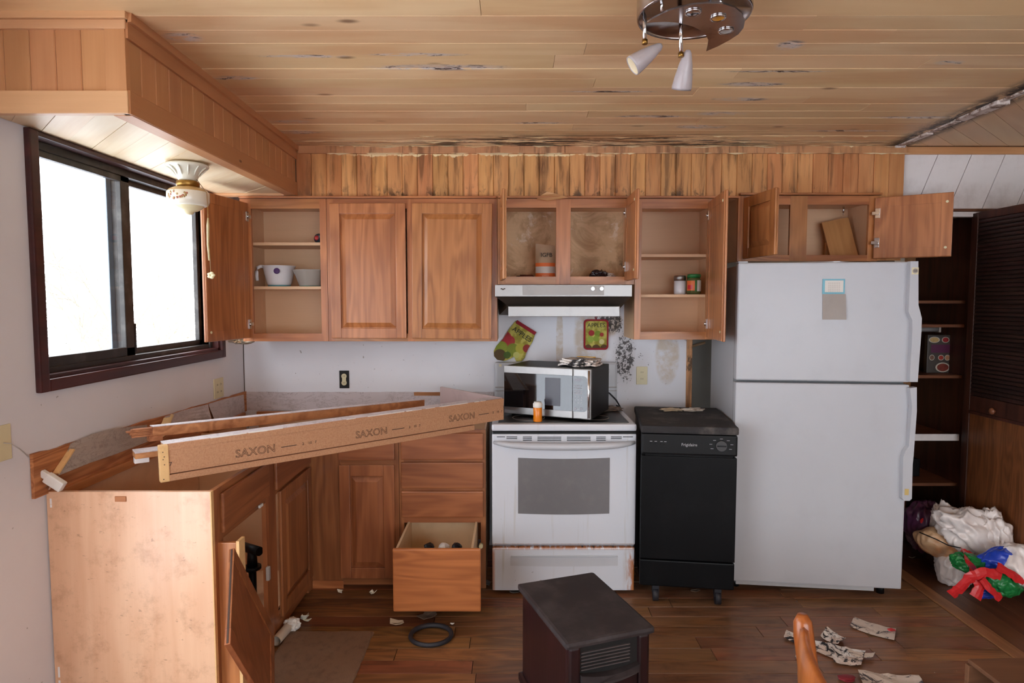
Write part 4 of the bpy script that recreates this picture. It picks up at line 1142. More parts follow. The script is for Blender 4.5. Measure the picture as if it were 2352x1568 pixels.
# ---- electrical outlets
def outlet(name, c, nrm, lab, double=False, cover=True, sw=.07):
    nrm = Vector(nrm); xd = Vector((-nrm.y, nrm.x, 0)) if abs(nrm.z) < .5 else None
    rz = math.atan2(nrm.y, nrm.x) + pi / 2
    t = thing(name, lab, 'outlet', c, rz)
    if cover:
        g = G(); g.box(-sw / 2, sw / 2, -.006, 0, -.057, .057, .003); part('cover_plate', g, m_ivory, t)
    else:
        g = G(); g.box(-sw / 2 + .004, sw / 2 - .004, -.003, 0, -.056, .056); part('open_box', g, m_inkb, t)
    y = -.0075 if cover else -.010
    for x in ((-.022, .022) if double else (0,)):
        for z in (.021, -.021):
            if cover:
                g = G(); g.cyl((x, -.0062, z), (x, y, z), .0155 if not double else .010, None, 14); part('socket', g, m_ivory, t)
            else:
                g = G(); g.cyl((x, -.003, z), (x, y, z), .0165, None, 14); part('socket', g, m_ivory, t)
            g = G()
            for s in (-.006, .004): g.box(x + s, x + s + .002, y - .0006, y, z - .004, z + .005)
            part('slot', g, m_inkb, t)
    if not cover:
        g = G(); g.box(-.012, .012, -.0095, -.003, -.012, .012); part('yoke', g, m_ivory, t)
    return t


outlet('wall_outlet', at(1474, 862, 'Y', YB - .0005), (0, -1, 0), 'ivory covered outlet on the back wall right of the stove')
outlet('wall_outlet', at(791, 871, 'Y', YB - .0005), (0, -1, 0), 'uncovered outlet in a dark box on the back wall over the counter', cover=False)
outlet('wall_outlet', at(501, 891, 'X', XL + .0005), (1, 0, 0), 'ivory double plate on the left wall under the window', double=True, sw=.115)
p = at(2, 1018, 'X', XL + .0005)
g = G(); g.box(0, .006, -.06, .06, -.06, .06, .003); tag(part('switch_plate', g, m_ivory), 'ivory plate at the left edge with a charger cord', 'outlet').location = (XL, 2.045, p.z)
# charger with cord
ch = at(127, 1105, 'Y', 2.225)
P = [at(8, 1017, 'X', XL + .012), at(25, 1018, 'X', XL + .03), at(45, 1030, 'X', XL + .04), at(70, 1052, 'Y', 2.2), at(92, 1076, 'Y', 2.222), at(105, 1090, 'Y', 2.225)]
t = thing('phone_charger', 'white plug-in charger dangling from its cord over the cabinet edge', 'charger', ch)
g = G(); g.tube(P, .0018, 6); part('cord', g, plain('grey_cord', (170, 164, 158), .5), t, world=True)
M = Matrix.LocRotScale(ch, Matrix.Rotation(radians(34), 3, 'Y'), None)
g = G(); g.box(-.035, .035, -.012, .012, -.022, .016, .005, M); part('charger_block', g, m_paper, t, world=True)
g = G(); g.box(-.058, -.034, -.009, .009, -.012, .012, .003, M); part('usb_plug', g, m_paper, t, world=True)
g = G(); g.box(-.018, -.016, -.006, .006, -.038, -.020, 0, M); g.box(-.004, -.002, -.006, .006, -.038, -.020, 0, M); part('prong', g, m_chrome, t, world=True)

# ------------------------------------------------------------------ torn splash strips
t = sp = thing('torn_splashback', 'torn plywood and grey laminate splash strip along the left wall', 'splashback', (XL, 3.0, .9))
g = G(); random.seed(2)
ys = [2.185 + i * .0446 for i in range(41)]; top = [1.030 - .035 * (i / 40) + random.uniform(-.003, .003) for i in range(41)]; bot = [.872 + .0 * i for i in range(41)]
top = [tt if tt > 0 else tt for tt in top]
V = [(XL + .002, y, b) for y, b in zip(ys, bot)] + [(XL + .002, y, b) for y, b in zip(ys, top)] + [(XL + .014, y, b) for y, b in zip(ys, bot)] + [(XL + .014, y, b) for y, b in zip(ys, top)]
FC = []
for i in range(40): FC += [(i, i + 1, 42 + i, 41 + i), (82 + i, 83 + i, 124 + i, 123 + i), (41 + i, 42 + i, 124 + i, 123 + i), (i, i + 1, 83 + i, 82 + i)]
FC += [(0, 41, 123, 82), (40, 81, 163, 122)]
g.pts(V, FC); part('plywood_strip', g, m_ply, t, world=True)


def peel(pts, mat, name, curl, off=.016, th=.0015):
    """thin torn sheet on the left wall; pts = photo pixels (top row, bottom row), curl = distance from wall per point"""
    P = []
    for (x, y), c in zip(pts, curl): P.append(at(x, y, 'X', XL + off + c))
    n = len(P) // 2; g = G(); m = 6; V = []
    for j in range(m + 1):
        for i in range(n):
            a, b = P[i], P[n + i]; q = a.lerp(b, j / m); q.x += .004 * noise.noise(Vector((q.y * 20, q.z * 20, 1))); V.append(q)
    k = len(V); V += [v + Vector((th, 0, 0)) for v in V]; FC = []
    for j in range(m):
        for i in range(n - 1):
            q = j * n + i; FC += [(q, q + 1, q + n + 1, q + n), (k + q, k + q + 1, k + q + n + 1, k + q + n)]
    g.pts(V, FC); return part(name, g, mat, t, world=True)


peel([(163, 1018), (215, 996), (262, 984), (338, 975), (132, 1092), (205, 1063), (262, 1044), (338, 1014)], m_lamd, 'laminate_sheet', [0, .002, .004, 0, .01, .008, .004, .004])
peel([(378, 957), (420, 942), (478, 928), (392, 992), (450, 978), (487, 974)], m_lam, 'laminate_sheet', [.0, .0, .004, .012, .006, .03])
peel([(479, 927), (520, 915), (560, 906), (494, 968), (530, 960), (562, 950)], m_lam, 'laminate_sheet', [.004, 0, 0, .02, .006, .0])
P0, P1 = at(388, 955, 'X', XL + .03), at(370, 1000, 'X', XL + .05)
g = G(); V = []
for j in range(2):
    for i in range(9):
        a = pi * .95 * i / 8 - pi * .5; c = (P0, P1)[j]; V.append(c + Vector((.030 * cos(a) - .01, .028 * sin(a), .004 * sin(a))))
g.pts(V + [v + Vector((.001, 0, .001)) for v in V], [(i, i + 1, 10 + i, 9 + i) for i in range(8)] + [(18 + i, 19 + i, 28 + i, 27 + i) for i in range(8)], True)
part('curled_sheet', g, m_curl, t, world=True)
g = G(); a, b = at(165, 1032, 'X', XL + .025), at(128, 1088, 'X', XL + .03); g.bar(a, b, .008, .022, (1, 0, 0), .001); part('splinter', g, m_chiplt, t, world=True)
t = thing('torn_splashback', 'grey cracked laminate splash strip along the back wall', 'splashback', (-.9, YB, .9))
random.seed(4); n = 44; xs = [XL + .003 + i * (1.575 / n) for i in range(n + 1)]
tp = [zat(899, YB) - .004 * abs(noise.noise(Vector((x * 9, 0, 0)))) - random.uniform(0, .002) for x in xs]
V = [(x, YB - .001, .876) for x in xs] + [(x, YB - .001, z) for x, z in zip(xs, tp)] + [(x, YB - .005, .876) for x in xs] + [(x, YB - .005, z) for x, z in zip(xs, tp)]
N = n + 1; FC = []
for i in range(n): FC += [(i, i + 1, N + i + 1, N + i), (2 * N + i, 2 * N + i + 1, 3 * N + i + 1, 3 * N + i), (N + i, N + i + 1, 3 * N + i + 1, 3 * N + i)]
g = G(); g.pts(V, FC); part('laminate_strip', g, m_lam, t, world=True)
g = G(); g.box(-.62, -.40, YB - .008, YB - .004, zat(908, YB), zat(900, YB), .001); part('brown_edge', g, m_raw, t, world=True)
# crinkled foil under the corner cabinet
g = G(); c = at(548, 790, 'Y', 3.78)
for k in range(5): g.blob((c.x + .02 * k - .02, c.y + .02 * (k % 2), 1.328 - .006 * k % .012), (.035, .03, .012), k, 2, .5)
o = wsingle('foil_scrap', g, plain('silver_foil', (196, 190, 172), .25, .8, dirt=.2), 'crinkled silvery foil stuck under the corner wall cabinet', 'foil', c); o['kind'] = 'stuff'; del o['kind']

# ------------------------------------------------------------------ broken countertop lengths
BA = Vector((-1.325, 2.335, 0)); bu = Vector((.787, .617, 0)).normalized(); bn = Vector((bu.y, -bu.x, 0)); BL = 1.62
RISE = .0215 / BL


def onb(px):
    k = (px - 1176) / F
    return (k * BA.y - BA.x) / (bu.x - k * bu.y)


t = thing('countertop_offcut', 'long stamped particle board countertop edge lying across the base cabinets', 'countertop', (-.7, 2.83, .89))
P = lambda s, z, o=0: BA + bu * s + bn * o + Vector((0, 0, z + RISE * s))
g = G(); g.bar(P(.03, .9725), P(BL, .9725), .018, .112, bev=.001); part('front_board', g, m_chip, t, world=True)
g = G(); g.bar(P(.03, 1.018, .0095), P(BL, 1.018, .0095), .003, .024, bev=.001); part('upper_lath', g, m_chip, t, world=True)
g = G(); g.bar(P(.03, .9005, .002), P(1.43, .9005, .002), .020, .024, bev=.001); part('lower_batten', g, m_chip, t, world=True)
g = G(); g.bar(P(-.0, .958, -.002), P(.032, .958, -.002), .030, .140, bev=.003); part('end_block', g, m_chiplt, t, world=True)
g = G(); g.bar(P(.02, 1.026, -.045), P(BL - .02, 1.026, -.045), .075, .004); part('laminate_top', g, m_lam, t, world=True)
g = G(); g.bar(P(.02, 1.010, -.045), P(BL - .05, 1.010, -.045), .07, .026, bev=.001); part('core_board', g, m_raw, t, world=True)
random.seed(12); g = G()
for k in range(36):
    s = random.choice([random.uniform(.15, .42), random.uniform(.7, 1.5)]); L = random.uniform(.02, .07)
    g.bar(P(s, 1.0295, .006), P(s + L, 1.0295, .006), random.uniform(.004, .010), random.uniform(.003, .008))
part('chipped_edge', g, m_paper, t, world=True, stuff=True)
a, b = Vector((-.055, 3.365, .995)), Vector((-.43, 3.80, .995))
g = G(); g.bar(a, b, .018, .11, bev=.004); part('mitred_backsplash', g, m_lampink, t, world=True)
for px, py, s_ in ((578, 1036, .046), (848, 994, .046), (1058, 958, .046)):
    s = onb(px); c = P(s, 0, .0096); zc = at(px, py, 'Y', c.y).z; c.z = zc
    up = (0, 0, 1); d = bu + Vector((0, 0, RISE))
    text('SAXON', s_, m_ink, t, frame(c, d, up), 'lettering', outline=.0007)
    e = c + d * .135; g = G(); g.bar(e - d * .032 + bn * .0002, e + d * .032 + bn * .0002, .0008, .003); part('printed_dash', g, m_ink, t, world=True)
    for q, st in ((.195, '2'), (.225, '10'), (.25, '7')): text(st, .016, m_ink, t, frame(c + d * q, d, up), 'lettering')
for px, py, st in ((360, 1069, '10'), (379, 1066, '7')):
    c = P(onb(px), 0, .0096); c.z = at(px, py, 'Y', c.y).z; text(st, .022, m_ink, t, frame(c, bu, (0, 0, 1)), 'lettering')
for px in (339, 339, 340, 340):
    pass
for k, z in enumerate((1.003, .985, .975, .955, .90)):
    c = P(.012 + .004 * (k % 2), z, .0135); g = G(); g.cyl(c, c + bn * .0006, .0022, None, 6); part('nail_dot', g, m_ink, t, world=True)

t = thing('broken_board', 'narrow broken wooden length with splintered left end behind the stamped countertop edge', 'board', (-1.0, 2.9, 1.0))
A2, B2 = Vector((-1.505, 2.47, 1.045)), Vector((-.50, 3.50, .999)); u2 = (B2 - A2).normalized()
g = G(); g.bar(A2 + u2 * .07, B2, .036, .040, bev=.001); part('rail', g, m_raw, t, world=True)
g = G(); g.bar(A2 + u2 * .07 + Vector((0, 0, .0215)), B2 + Vector((0, 0, .0215)), .038, .003); part('laminate_skin', g, m_lam, t, world=True)
random.seed(6); g = G()
for k in range(14):
    z = -.012 + .026 * (k % 7) / 6; o2 = .012 * (k % 3 - 1)
    g.bar(A2 + u2 * random.uniform(-.015, .01) + Vector((0, o2, z)), A2 + u2 * random.uniform(.07, .12) + Vector((0, o2, z)), .013, .007)
g.bar(A2 + u2 * .05 + Vector((.01, -.004, -.026)), A2 + u2 * .10 + Vector((.01, -.004, -.026)), .03, .02)
part('splintered_end', g, m_raw, t, world=True)
t = thing('broken_board', 'short laminated slab end jutting out under the splintered board', 'board', (-1.38, 2.45, .95))
A3 = Vector((-1.455, 2.395, .978)); g = G(); g.bar(A3, A3 + bu * .55, .07, .022, bev=.002); part('core_board', g, m_raw, t, world=True)
g = G(); g.bar(A3 + Vector((0, 0, .013)), A3 + bu * .55 + Vector((0, 0, .013)), .072, .004); part('laminate_skin', g, m_lam, t, world=True)
g = G(); g.bar(A3 + Vector((0, 0, -.022)), A3 + bu * .05 + Vector((0, 0, -.022)), .03, .022, bev=.002); part('white_foot', g, m_wwhite, t, world=True)
t = thing('wood_splinter', 'ragged torn wood strip lying on the broken countertop near the back wall', 'splinter', (-.8, 3.3, 1.03))
random.seed(14); A4, B4 = at(700, 975, 'Y', 3.16), at(962, 936, 'Y', 3.50); u4 = B4 - A4; g = G(); V = []; n = 16
for i in range(n + 1):
    c = A4 + u4 * (i / n); h = .006 + .012 * (i / n) + random.uniform(-.003, .003) + (.010 if 12 < i < 16 else 0)
    V += [c + Vector((0, .0, -h)), c + Vector((0, .035, -h)), c + Vector((0, .035, h * .7)), c + Vector((0, 0, h))]
FC = [(0, 1, 2, 3), tuple(range(4 * n, 4 * n + 4))]
for i in range(n):
    for k in range(4): FC.append((4 * i + k, 4 * i + (k + 1) % 4, 4 * i + 4 + (k + 1) % 4, 4 * i + 4 + k))
g.pts(V, FC); part('strip', g, m_raw, t, world=True)
g = G(); a = at(955, 948, 'Y', 3.42); g.bar(a - bu * .09, a + bu * .035, .03, .018, bev=.002); part('square_chip', g, m_chiplt, t, world=True)

# ------------------------------------------------------------------ dishwasher
a, b = Vector((.665, 3.205, 0)), Vector((1.136, 3.142, 0)); d_ = b - a; rz = math.atan2(d_.y, d_.x); W = d_.length
t = dw = thing('portable_dishwasher', 'black portable dishwasher on casters between stove and fridge', 'dishwasher', a, rz)
g = G(); g.box(.004, W - .004, .03, .57, .09, .895, .003); part('body', g, m_dwf, t)
g = G(); g.box(-.004, W + .004, -.02, .58, .895, .935, .010); part('top_board', g, m_dwtop, t)
g = G(); g.box(0, W, -.004, .03, .235, .775, .004); part('door_panel', g, m_dwf, t)
g = G(); g.box(0, W, -.014, .03, .785, .892, .010); cp = part('control_panel', g, m_black, t)
g = G(); g.box(.02, W - .02, -.004, .03, .776, .786, .001); part('grip_recess', g, m_dwf, t)
g = G(); g.box(0, W, -.002, .03, .090, .228, .006); part('kick_panel', g, m_dwf, t)
g = G(); g.cyl((W * .83, -.026, .84), (W * .83, -.014, .84), .026, .028, 24); k_ = part('dial', g, plain('grey_dial', (58, 58, 60), .5), cp)
g = G(); g.box(W * .83 - .022, W * .83 + .022, -.030, -.026, .837, .843, .001); part('dial_grip', g, m_black, k_)
m_pr = plain('pale_print', (170, 170, 174), .6, dirt=0)
text('Frigidaire', .021, m_pr, cp, frame((W * .50, -.0145, .840), (1, 0, 0), (0, 0, 1)), 'lettering', world=False)
for x in (W * .10, W * .15, W * .21, W * .25):
    g = G(); g.cyl((x, -.018, .836), (x, -.014, .836), .007, None, 10); part('push_button', g, m_black, cp)
    g = G(); g.box(x - .006, x + .006, -.0146, -.0142, .852, .855); part('print_mark', g, m_pr, cp)
for k in range(7):
    a_ = radians(-30 + k * 40); x = W * .83 + .052 * cos(a_); z = .84 + .034 * sin(a_); g = G(); g.box(x - .007, x + .007, -.0146, -.0142, z, z + .002); part('print_mark', g, m_pr, cp)
for x in (.085, W - .075):
    for y in (.03, .56):
        g = G(); g.cyl((x - .014, y, .034), (x + .014, y, .034), .034, None, 16); ca = part('caster', g, m_rubber, t)
        g = G(); g.box(x - .018, x + .018, y - .012, y + .03, .04, .095, .003); part('fork', g, m_grey if 0 else m_rubber, ca)
random.seed(15)
Mz = Matrix.Rotation(rz, 3, 'Z')
for k, (x, y, r, lab) in enumerate(((.20, .44, .05, 'flaky brown paper scrap left on the dishwasher top'), (.32, .46, .055, 'pale curled paper scrap right on the dishwasher top'))):
    g = G(); g.blob((0, 0, .006), (r, r * .6, .008), k + 3, 3, .5, flat=0)
    p = Vector(a) + Mz @ Vector((x, y, 0)); single('paper_scrap', g, m_cardb if k == 0 else plain('pale_scrap', (206, 198, 188), .9, dirt=.5, dsc=20, dcol=(120, 80, 50)), lab, 'scrap', (p.x, p.y, .9355))

# ------------------------------------------------------------------ fridge
a, b = Vector((1.172, 3.285, 0)), Vector((2.020, 3.185, 0)); d_ = b - a; rz = math.atan2(d_.y, d_.x); W = d_.length
t = fr = thing('refrigerator', 'white top freezer refrigerator with long side handles', 'refrigerator', a, rz)
ZT = 1.765; ZM = zat(878, 3.23)
g = G(); g.box(.006, W - .006, .075, .70, .045, ZT - .012, .004); part('body', g, m_white, t)
g = G(); g.box(.004, W - .004, .058, .076, .08, ZT - .02); part('door_gasket', g, plain('grey_gasket', (120, 122, 124), .6), t)
g = G(); g.box(0, W, 0, .06, ZM + .006, ZT, .008); fd = part('freezer_door', g, m_white, t)
g = G(); g.box(0, W, 0, .06, .075, ZM - .006, .008); ld = part('fridge_door', g, m_white, t)
g = G(); g.box(.03, W - .12, .03, .07, .045, .070, .003); part('toe_grille', g, plain('pale_grille', (190, 190, 192), .5), t)
for x in (.05, W - .05):
    for y in (.12, .64):
        g = G(); g.cyl((x, y, 0), (x, y, .05), .02, None, 10); part('foot', g, m_black, t)


def fx(px, py): p = at(px, py, 'Y', 3.20); return (p.x - a.x) / cos(rz), p.z


hp = lambda L: [(fx(x, y)[0], fx(x, y)[1]) for x, y in L]
P = hp([(2081, 601), (2097, 601), (2097, 700), (2104, 730), (2103, 760), (2095, 874), (2078, 874), (2084, 760), (2084, 735), (2076, 716)])
g = G(); g.prism([(x, -.034, z) for x, z in P], (0, .036, 0)); part('handle', g, m_white, fd)
P = hp([(2079, 888), (2093, 886), (2093, 940), (2086, 1040), (2084, 1060), (2082, 1138), (2077, 1143), (2066, 1143), (2062, 1138), (2064, 1045), (2068, 1032), (2076, 1020), (2083, 930)])
g = G(); g.prism([(x, -.034, z) for x, z in P], (0, .036, 0)); lh = part('handle', g, m_white, ld)
x, z = fx(2071, 1123); g = G(); g.box(x - .010, x + .010, -.0352, -.034, z - .016, z + .016, .0003); part('yellow_sticker', g, plain('yellowed_sticker', (206, 178, 110), .6), lh)
x, z = fx(2090, 623); g = G(); g.box(x - .016, x + .016, -.0355, -.034, z - .017, z + .017, .001); bd = part('badge', g, m_ivory, fd)
g = G(); g.cyl((x, -.0375, z), (x, -.0355, z), .012, None, 20); part('badge_disc', g, m_grey, bd)
text('GE', .013, m_inkb, bd, frame((x, -.0378, z), (1, 0, 0), (0, 0, 1)), 'lettering', world=False)
g = G(); g.box(.0, .05, .01, .06, ZT, ZT + .008, .003); part('hinge_cap', g, m_white, t)
# notes on the freezer
nx, nz = fx(1897, 640); nx2, nz2 = fx(1945, 675)
wp = lambda x, y, z: Vector(a) + Matrix.Rotation(rz, 3, 'Z') @ Vector((x, y, z))
t = thing('calendar_magnet', 'small teal edged calendar card on the freezer door', 'magnet', wp((nx + nx2) / 2, -.002, (nz + nz2) / 2), rz)
g = G(); g.box(-(nx2 - nx) / 2, (nx2 - nx) / 2, -.002, 0, (nz2 - nz) / 2, (nz - nz2) / 2, .0005); part('teal_card', g, m_teal, t)
g = G(); g.box(-(nx2 - nx) / 2 + .012, (nx2 - nx) / 2 - .008, -.003, -.002, (nz2 - nz) / 2 + .010, (nz - nz2) / 2 - .008); part('calendar_sheet', g, m_paper, t)
g = G()
for r_ in range(5):
    for c_ in range(7): g.box(-.026 + c_ * .0085, -.021 + c_ * .0085, -.0032, -.003, -.024 + r_ * .010, -.0215 + r_ * .010)
part('date_grid', g, m_grey, t, stuff=True)
nx3, nz3 = fx(1950, 734)
g = G(); hgt = nz2 - nz3
V = [(-(nx2 - nx) / 2 + .002, -.0025, 0), ((nx2 - nx) / 2 + .004, -.006, .0), ((nx2 - nx) / 2 + .010, -.012, -hgt), (-(nx2 - nx) / 2 + .006, -.003, -hgt)]
g.pts(V + [(x, y + .0008, z) for x, y, z in V], [(0, 1, 2, 3), (4, 5, 6, 7), (0, 1, 5, 4), (1, 2, 6, 5), (2, 3, 7, 6), (3, 0, 4, 7)])
q = wp((nx + nx2) / 2, -.0005, nz2); single('note_sheet', g, m_grey, 'plain greyish note sheet under the teal calendar card', 'paper', q, rz)

# ------------------------------------------------------------------ alcove shelves and hutch
g = G(); g.box(2.24, 2.30, 3.72, 4.30, 0, 2.46); g.box(2.24, XR, 4.28, 4.34, 0, 2.46); struct('wall_alcove', g, m_wallG)
t = thing('shelf_unit', 'dark open shelf unit in the alcove right of the fridge', 'shelf', (2.5, 3.98, 0))
AX0, AX1, AY = 2.302, 2.70, 3.75
g = G(); g.box(AX0, AX0 + .015, AY, 4.26, 0, 2.07); part('side_panel', g, m_dark, t, world=True)
g = G(); g.box(AX1 - .005, AX1 + .02, AY - .03, 4.26, 0, 2.07, .002); part('side_panel', g, m_dark, t, world=True)
g = G(); g.box(AX0 + .015, AX1 - .005, 4.24, 4.26, 0, 2.07); part('back_panel', g, wood('alcove_back', (186, 130, 82), (140, 92, 56), 'Z', .6, .03), t, world=True)
SHZ = [zat(690, AY), zat(745, AY), zat(862, AY), zat(1003, AY), zat(1110, AY)]
for k, z in enumerate(SHZ):
    g = G(); g.box(AX0 + .015, AX1 - .005, AY + .01, 4.24, z - .018, z, .001); part('shelf', g, m_brownX, t, world=True)
g = G(); g.box(AX0 + .015, AX1 - .01, AY + .002, AY + .010, zat(1012, AY), zat(999, AY) + .006, .001); part('white_shelf_edge', g, m_wwhite, t, world=True)
g = G(); g.box(AX0 + .015, AX1 - .005, AY + .01, 4.2, 0, .10, .002); part('plinth', g, m_dark, t, world=True)
# towel rod under shelf
z = zat(752, AY); g = G(); g.cyl((AX0 + .02, AY + .05, z - .012), (2.56, AY + .05, z - .012), .016, None, 14)
t = thing('towel_rod', 'short grey towel rod under a shelf in the dark alcove', 'rod', (2.45, AY + .05, z)); part('rod', g, plain('grey_rod', (130, 128, 128), .4), t, world=True)
g = G(); g.box(2.56, 2.572, AY + .03, AY + .07, z - .03, z + .012, .002); part('end_bracket', g, m_grey, t, world=True)
# cookbook
c0_, c1_ = at(2135, 860, 'Y', 3.86), at(2208, 766, 'Y', 3.86)
z0_ = SHZ[2]
t = thing('cookbook', 'picture cover cookbook standing on the alcove shelf', 'book', ((c0_.x + c1_.x) / 2, 3.88, z0_), radians(-6))
bw = (c1_.x - c0_.x); bh = .235
g = G(); g.box(-bw / 2, bw / 2, 0, .035, 0, bh, .002); part('cover', g, plain('book_cover', (74, 66, 60), .4), t)
g = G(); g.box(bw / 2 - .045, bw / 2 - .001, -.0012, 0, .002, bh - .002); part('cream_band', g, plain('cream_band', (206, 186, 136), .4), t)
g = G(); g.box(-bw / 2 + .02, bw / 2 - .05, -.0012, 0, .125, .175); part('title_band', g, plain('plum_band', (96, 34, 74), .4), t)
for (x, z, rx, rz_, c) in ((-.055, .205, .032, .019, (206, 170, 110)), (.01, .205, .022, .018, (176, 30, 34)), (-.012, .095, .017, .017, (176, 46, 26)), (.025, .095, .016, .018, (206, 150, 110)), (-.065, .095, .015, .018, (130, 90, 70)), (.0, .035, .042, .030, (130, 46, 26))):
    g = G(); n = 18; g.prism([(x + rx * cos(2 * pi * i / n), -.0016, z + rz_ * sin(2 * pi * i / n)) for i in range(n)], (0, .0012, 0)); pl_ = part('dish_picture', g, plain('dish_rim', (206, 200, 184), .4) if 'dish_rim' not in bpy.data.materials else bpy.data.materials['dish_rim'], t)
    g = G(); g.prism([(x + .8 * rx * cos(2 * pi * i / n), -.0020, z + .8 * rz_ * sin(2 * pi * i / n)) for i in range(n)], (0, .0006, 0)); part('food_print', g, plain('food', c, .5, dirt=.6, dsc=60), pl_)
# dark box low in the alcove
g = G(); c = at(2135, 1095, 'Y', 3.9); g.box(-.10, .10, 0, .18, 0, .11, .006); single('black_box', g, m_black, 'black box on the lowest shelf of the dark alcove', 'box', (2.46, 3.9, SHZ[4] + .0005))
g = G(); c = at(2112, 935, 'Y', 3.9)
g.lathe((0, 0, 0), [(0, 0), (.010, .002), (.012, .010), (.004, .014), (0, .014)], 8); single('pale_hook', g, m_cream, 'tiny pale knob hanging at the back of the alcove', 'hook', (c.x + .05, 4.2399, c.z), rot=(pi / 2, 0, 0))
# hutch with tambour front
t = thing('hutch', 'tall dark hutch with slatted tambour front and round knob', 'cabinet', (2.9, 3.1, 0))
HX = 2.665
g = G(); g.box(HX + .012, 3.25, 2.5, 3.69, 0, 2.075, .004); part('carcass', g, m_dark, t, world=True)
TZ0, TZ1 = .935, 2.03
g = G(); g.box(HX - .006, HX + .012, 3.64, 3.69, 0, 2.07, .003); part('stile', g, m_dark, t, world=True)
n = 44; sh = (TZ1 - TZ0 - .09) / n
gs = G(); gs.prism([(0, 0, 0), (-.008, 0, sh * .12), (-.010, 0, sh * .45), (-.006, 0, sh * .88), (0, 0, sh * .98)], (0, 1.12, 0)); me0 = None
for i in range(n):
    if me0 is None: o = part('slat', gs, m_darkH, t); me0 = o.data
    else: o = bpy.data.objects.new('slat', me0); COL.objects.link(o); o.parent = t
    o.location = (HX + .006 - 2.9, 2.52 - 3.1, TZ0 + .09 + i * sh)
g = G(); g.box(HX - .004, HX + .012, 2.52, 3.64, TZ0, TZ0 + .088, .003); part('bottom_rail', g, m_dark, t, world=True)
g = G(); g.box(HX - .004, HX + .012, 2.52, 3.64, TZ1, 2.073, .003); part('top_rail', g, m_dark, t, world=True)
k_ = at(2287, 944, 'X', HX); g = G(); g.lathe((HX - .004, k_.y, k_.z), [(.007, 0), (.008, .008), (.018, .014), (.019, .020), (.012, .027), (0, .028)], 18, axis=(-1, 0, 0)); part('knob', g, plain('brown_knob', (128, 76, 50), .35), t, world=True)
g = G(); g.box(HX, HX + .012, 2.52, 3.64, .08, TZ0 - .015, .002); part('lower_panel', g, m_brown, t, world=True)
g = G(); g.box(HX - .008, HX + .012, 2.5, 3.64, TZ0 - .018, TZ0, .002); part('ledge', g, m_dark, t, world=True)

# ------------------------------------------------------------------ things inside the wall cabinets
# batter bowl with handle
z = 1.652 + .0005
c = at(640, 650, 'Y', 3.80)
t = thing('mixing_bowl', 'white batter bowl with long handle on the cabinet shelf', 'bowl', (c.x + .005, 3.80, z))
g = G(); g.lathe((0, 0, .006), [(0, 0), (.062, 0), (.070, .012), (.084, .07), (.092, .112), (.096, .114), (.096, .118), (.089, .118), (.080, .07), (.064, .012), (0, .008)], 32); part('bowl', g, m_porc if 0 else plain('white_melamine', (226, 228, 234), .2, dirt=.03), t)
g = G(); g.lathe((0, 0, 0), [(0, 0), (.066, 0), (.066, .008), (0, .008)], 28); part('teal_foot', g, plain('teal_foot', (70, 150, 160), .4), t)
P = [(-.088, -.01, .120), (-.105, -.015, .121), (-.122, -.018, .112), (-.128, -.02, .09), (-.127, -.02, .06), (-.124, -.02, .035)]
g = G(); g.tube(P, [.010, .010, .011, .010, .010, .009], 10); part('handle', g, bpy.data.materials['white_melamine'], t)
g = G(); g.lathe((.02, -.094, .090), [(0, -.001), (.018, 0), (.016, .003), (0, .004)], 14, axis=(.2, -1, .1)); part('purple_label', g, plain('purple_label', (80, 50, 110), .5), t)
c = at(712, 646, 'Y', 3.74)
g = G(); g.lathe((0, 0, 0), [(0, 0), (.060, 0), (.066, .006), (.080, .05), (.096, .085), (.102, .094), (.102, .097), (.098, .096), (.076, .05), (.060, .010), (0, .008)], 32)
n_ = NT('milky_clear_glass'); n_.b.inputs['Transmission Weight'].default_value = .45; mcb = n_.fin(rgb(206, 200, 192), .12, 0, .6)
t = thing('glass_bowl', 'clear footed bowl in front of the white batter bowl', 'bowl', (c.x + .005, 3.735, z)); part('bowl', g, mcb, t)
for f in (t,): pass
g = G(); g.lathe((0, 0, -.0003), [(0, 0), (.063, 0), (.064, .004), (0, .004)], 28); part('green_base', g, plain('green_base', (60, 120, 104), .4), t)
c = at(733, 540, 'Y', 3.78); t = thing('patterned_ball', 'dark ball with red patch at the right end of the upper shelf', 'ball', (c.x, 3.78, 1.905 + .031))
g = G(); g.blob((0, 0, 0), (.030, .030, .030), 1, 3, .02); part('ball', g, plain('dark_knit', (46, 56, 68), .7, dirt=.5, dsc=40, dcol=(150, 150, 150)), t)
g = G(); g.blob((-.006, -.022, .002), (.016, .011, .016), 2, 2, .02); part('red_patch', g, m_red, t)
c = at(692, 764, 'Y', 3.72); g = G(); g.box(-.045, .045, -.015, .015, 0, .006, .0025); single('purple_comb', g, plain('purple_plastic', (96, 50, 120), .4), 'flat purple strip on the bottom of the open wall cabinet', 'comb', (c.x, 3.72, 1.3615), radians(5))
# hood cabinet: printed food pouch, dark bundle, brown object
bz_ = 1.662 + .0265
c0_, c1_ = at(1230, 640, 'Y', 3.76), at(1275, 562, 'Y', 3.76)
t = thing('snack_pouch', 'open orange and clear snack pouch in the hood cabinet', 'pouch', ((c0_.x + c1_.x) / 2, 3.76, bz_))
w_ = c1_.x - c0_.x; h_ = .205


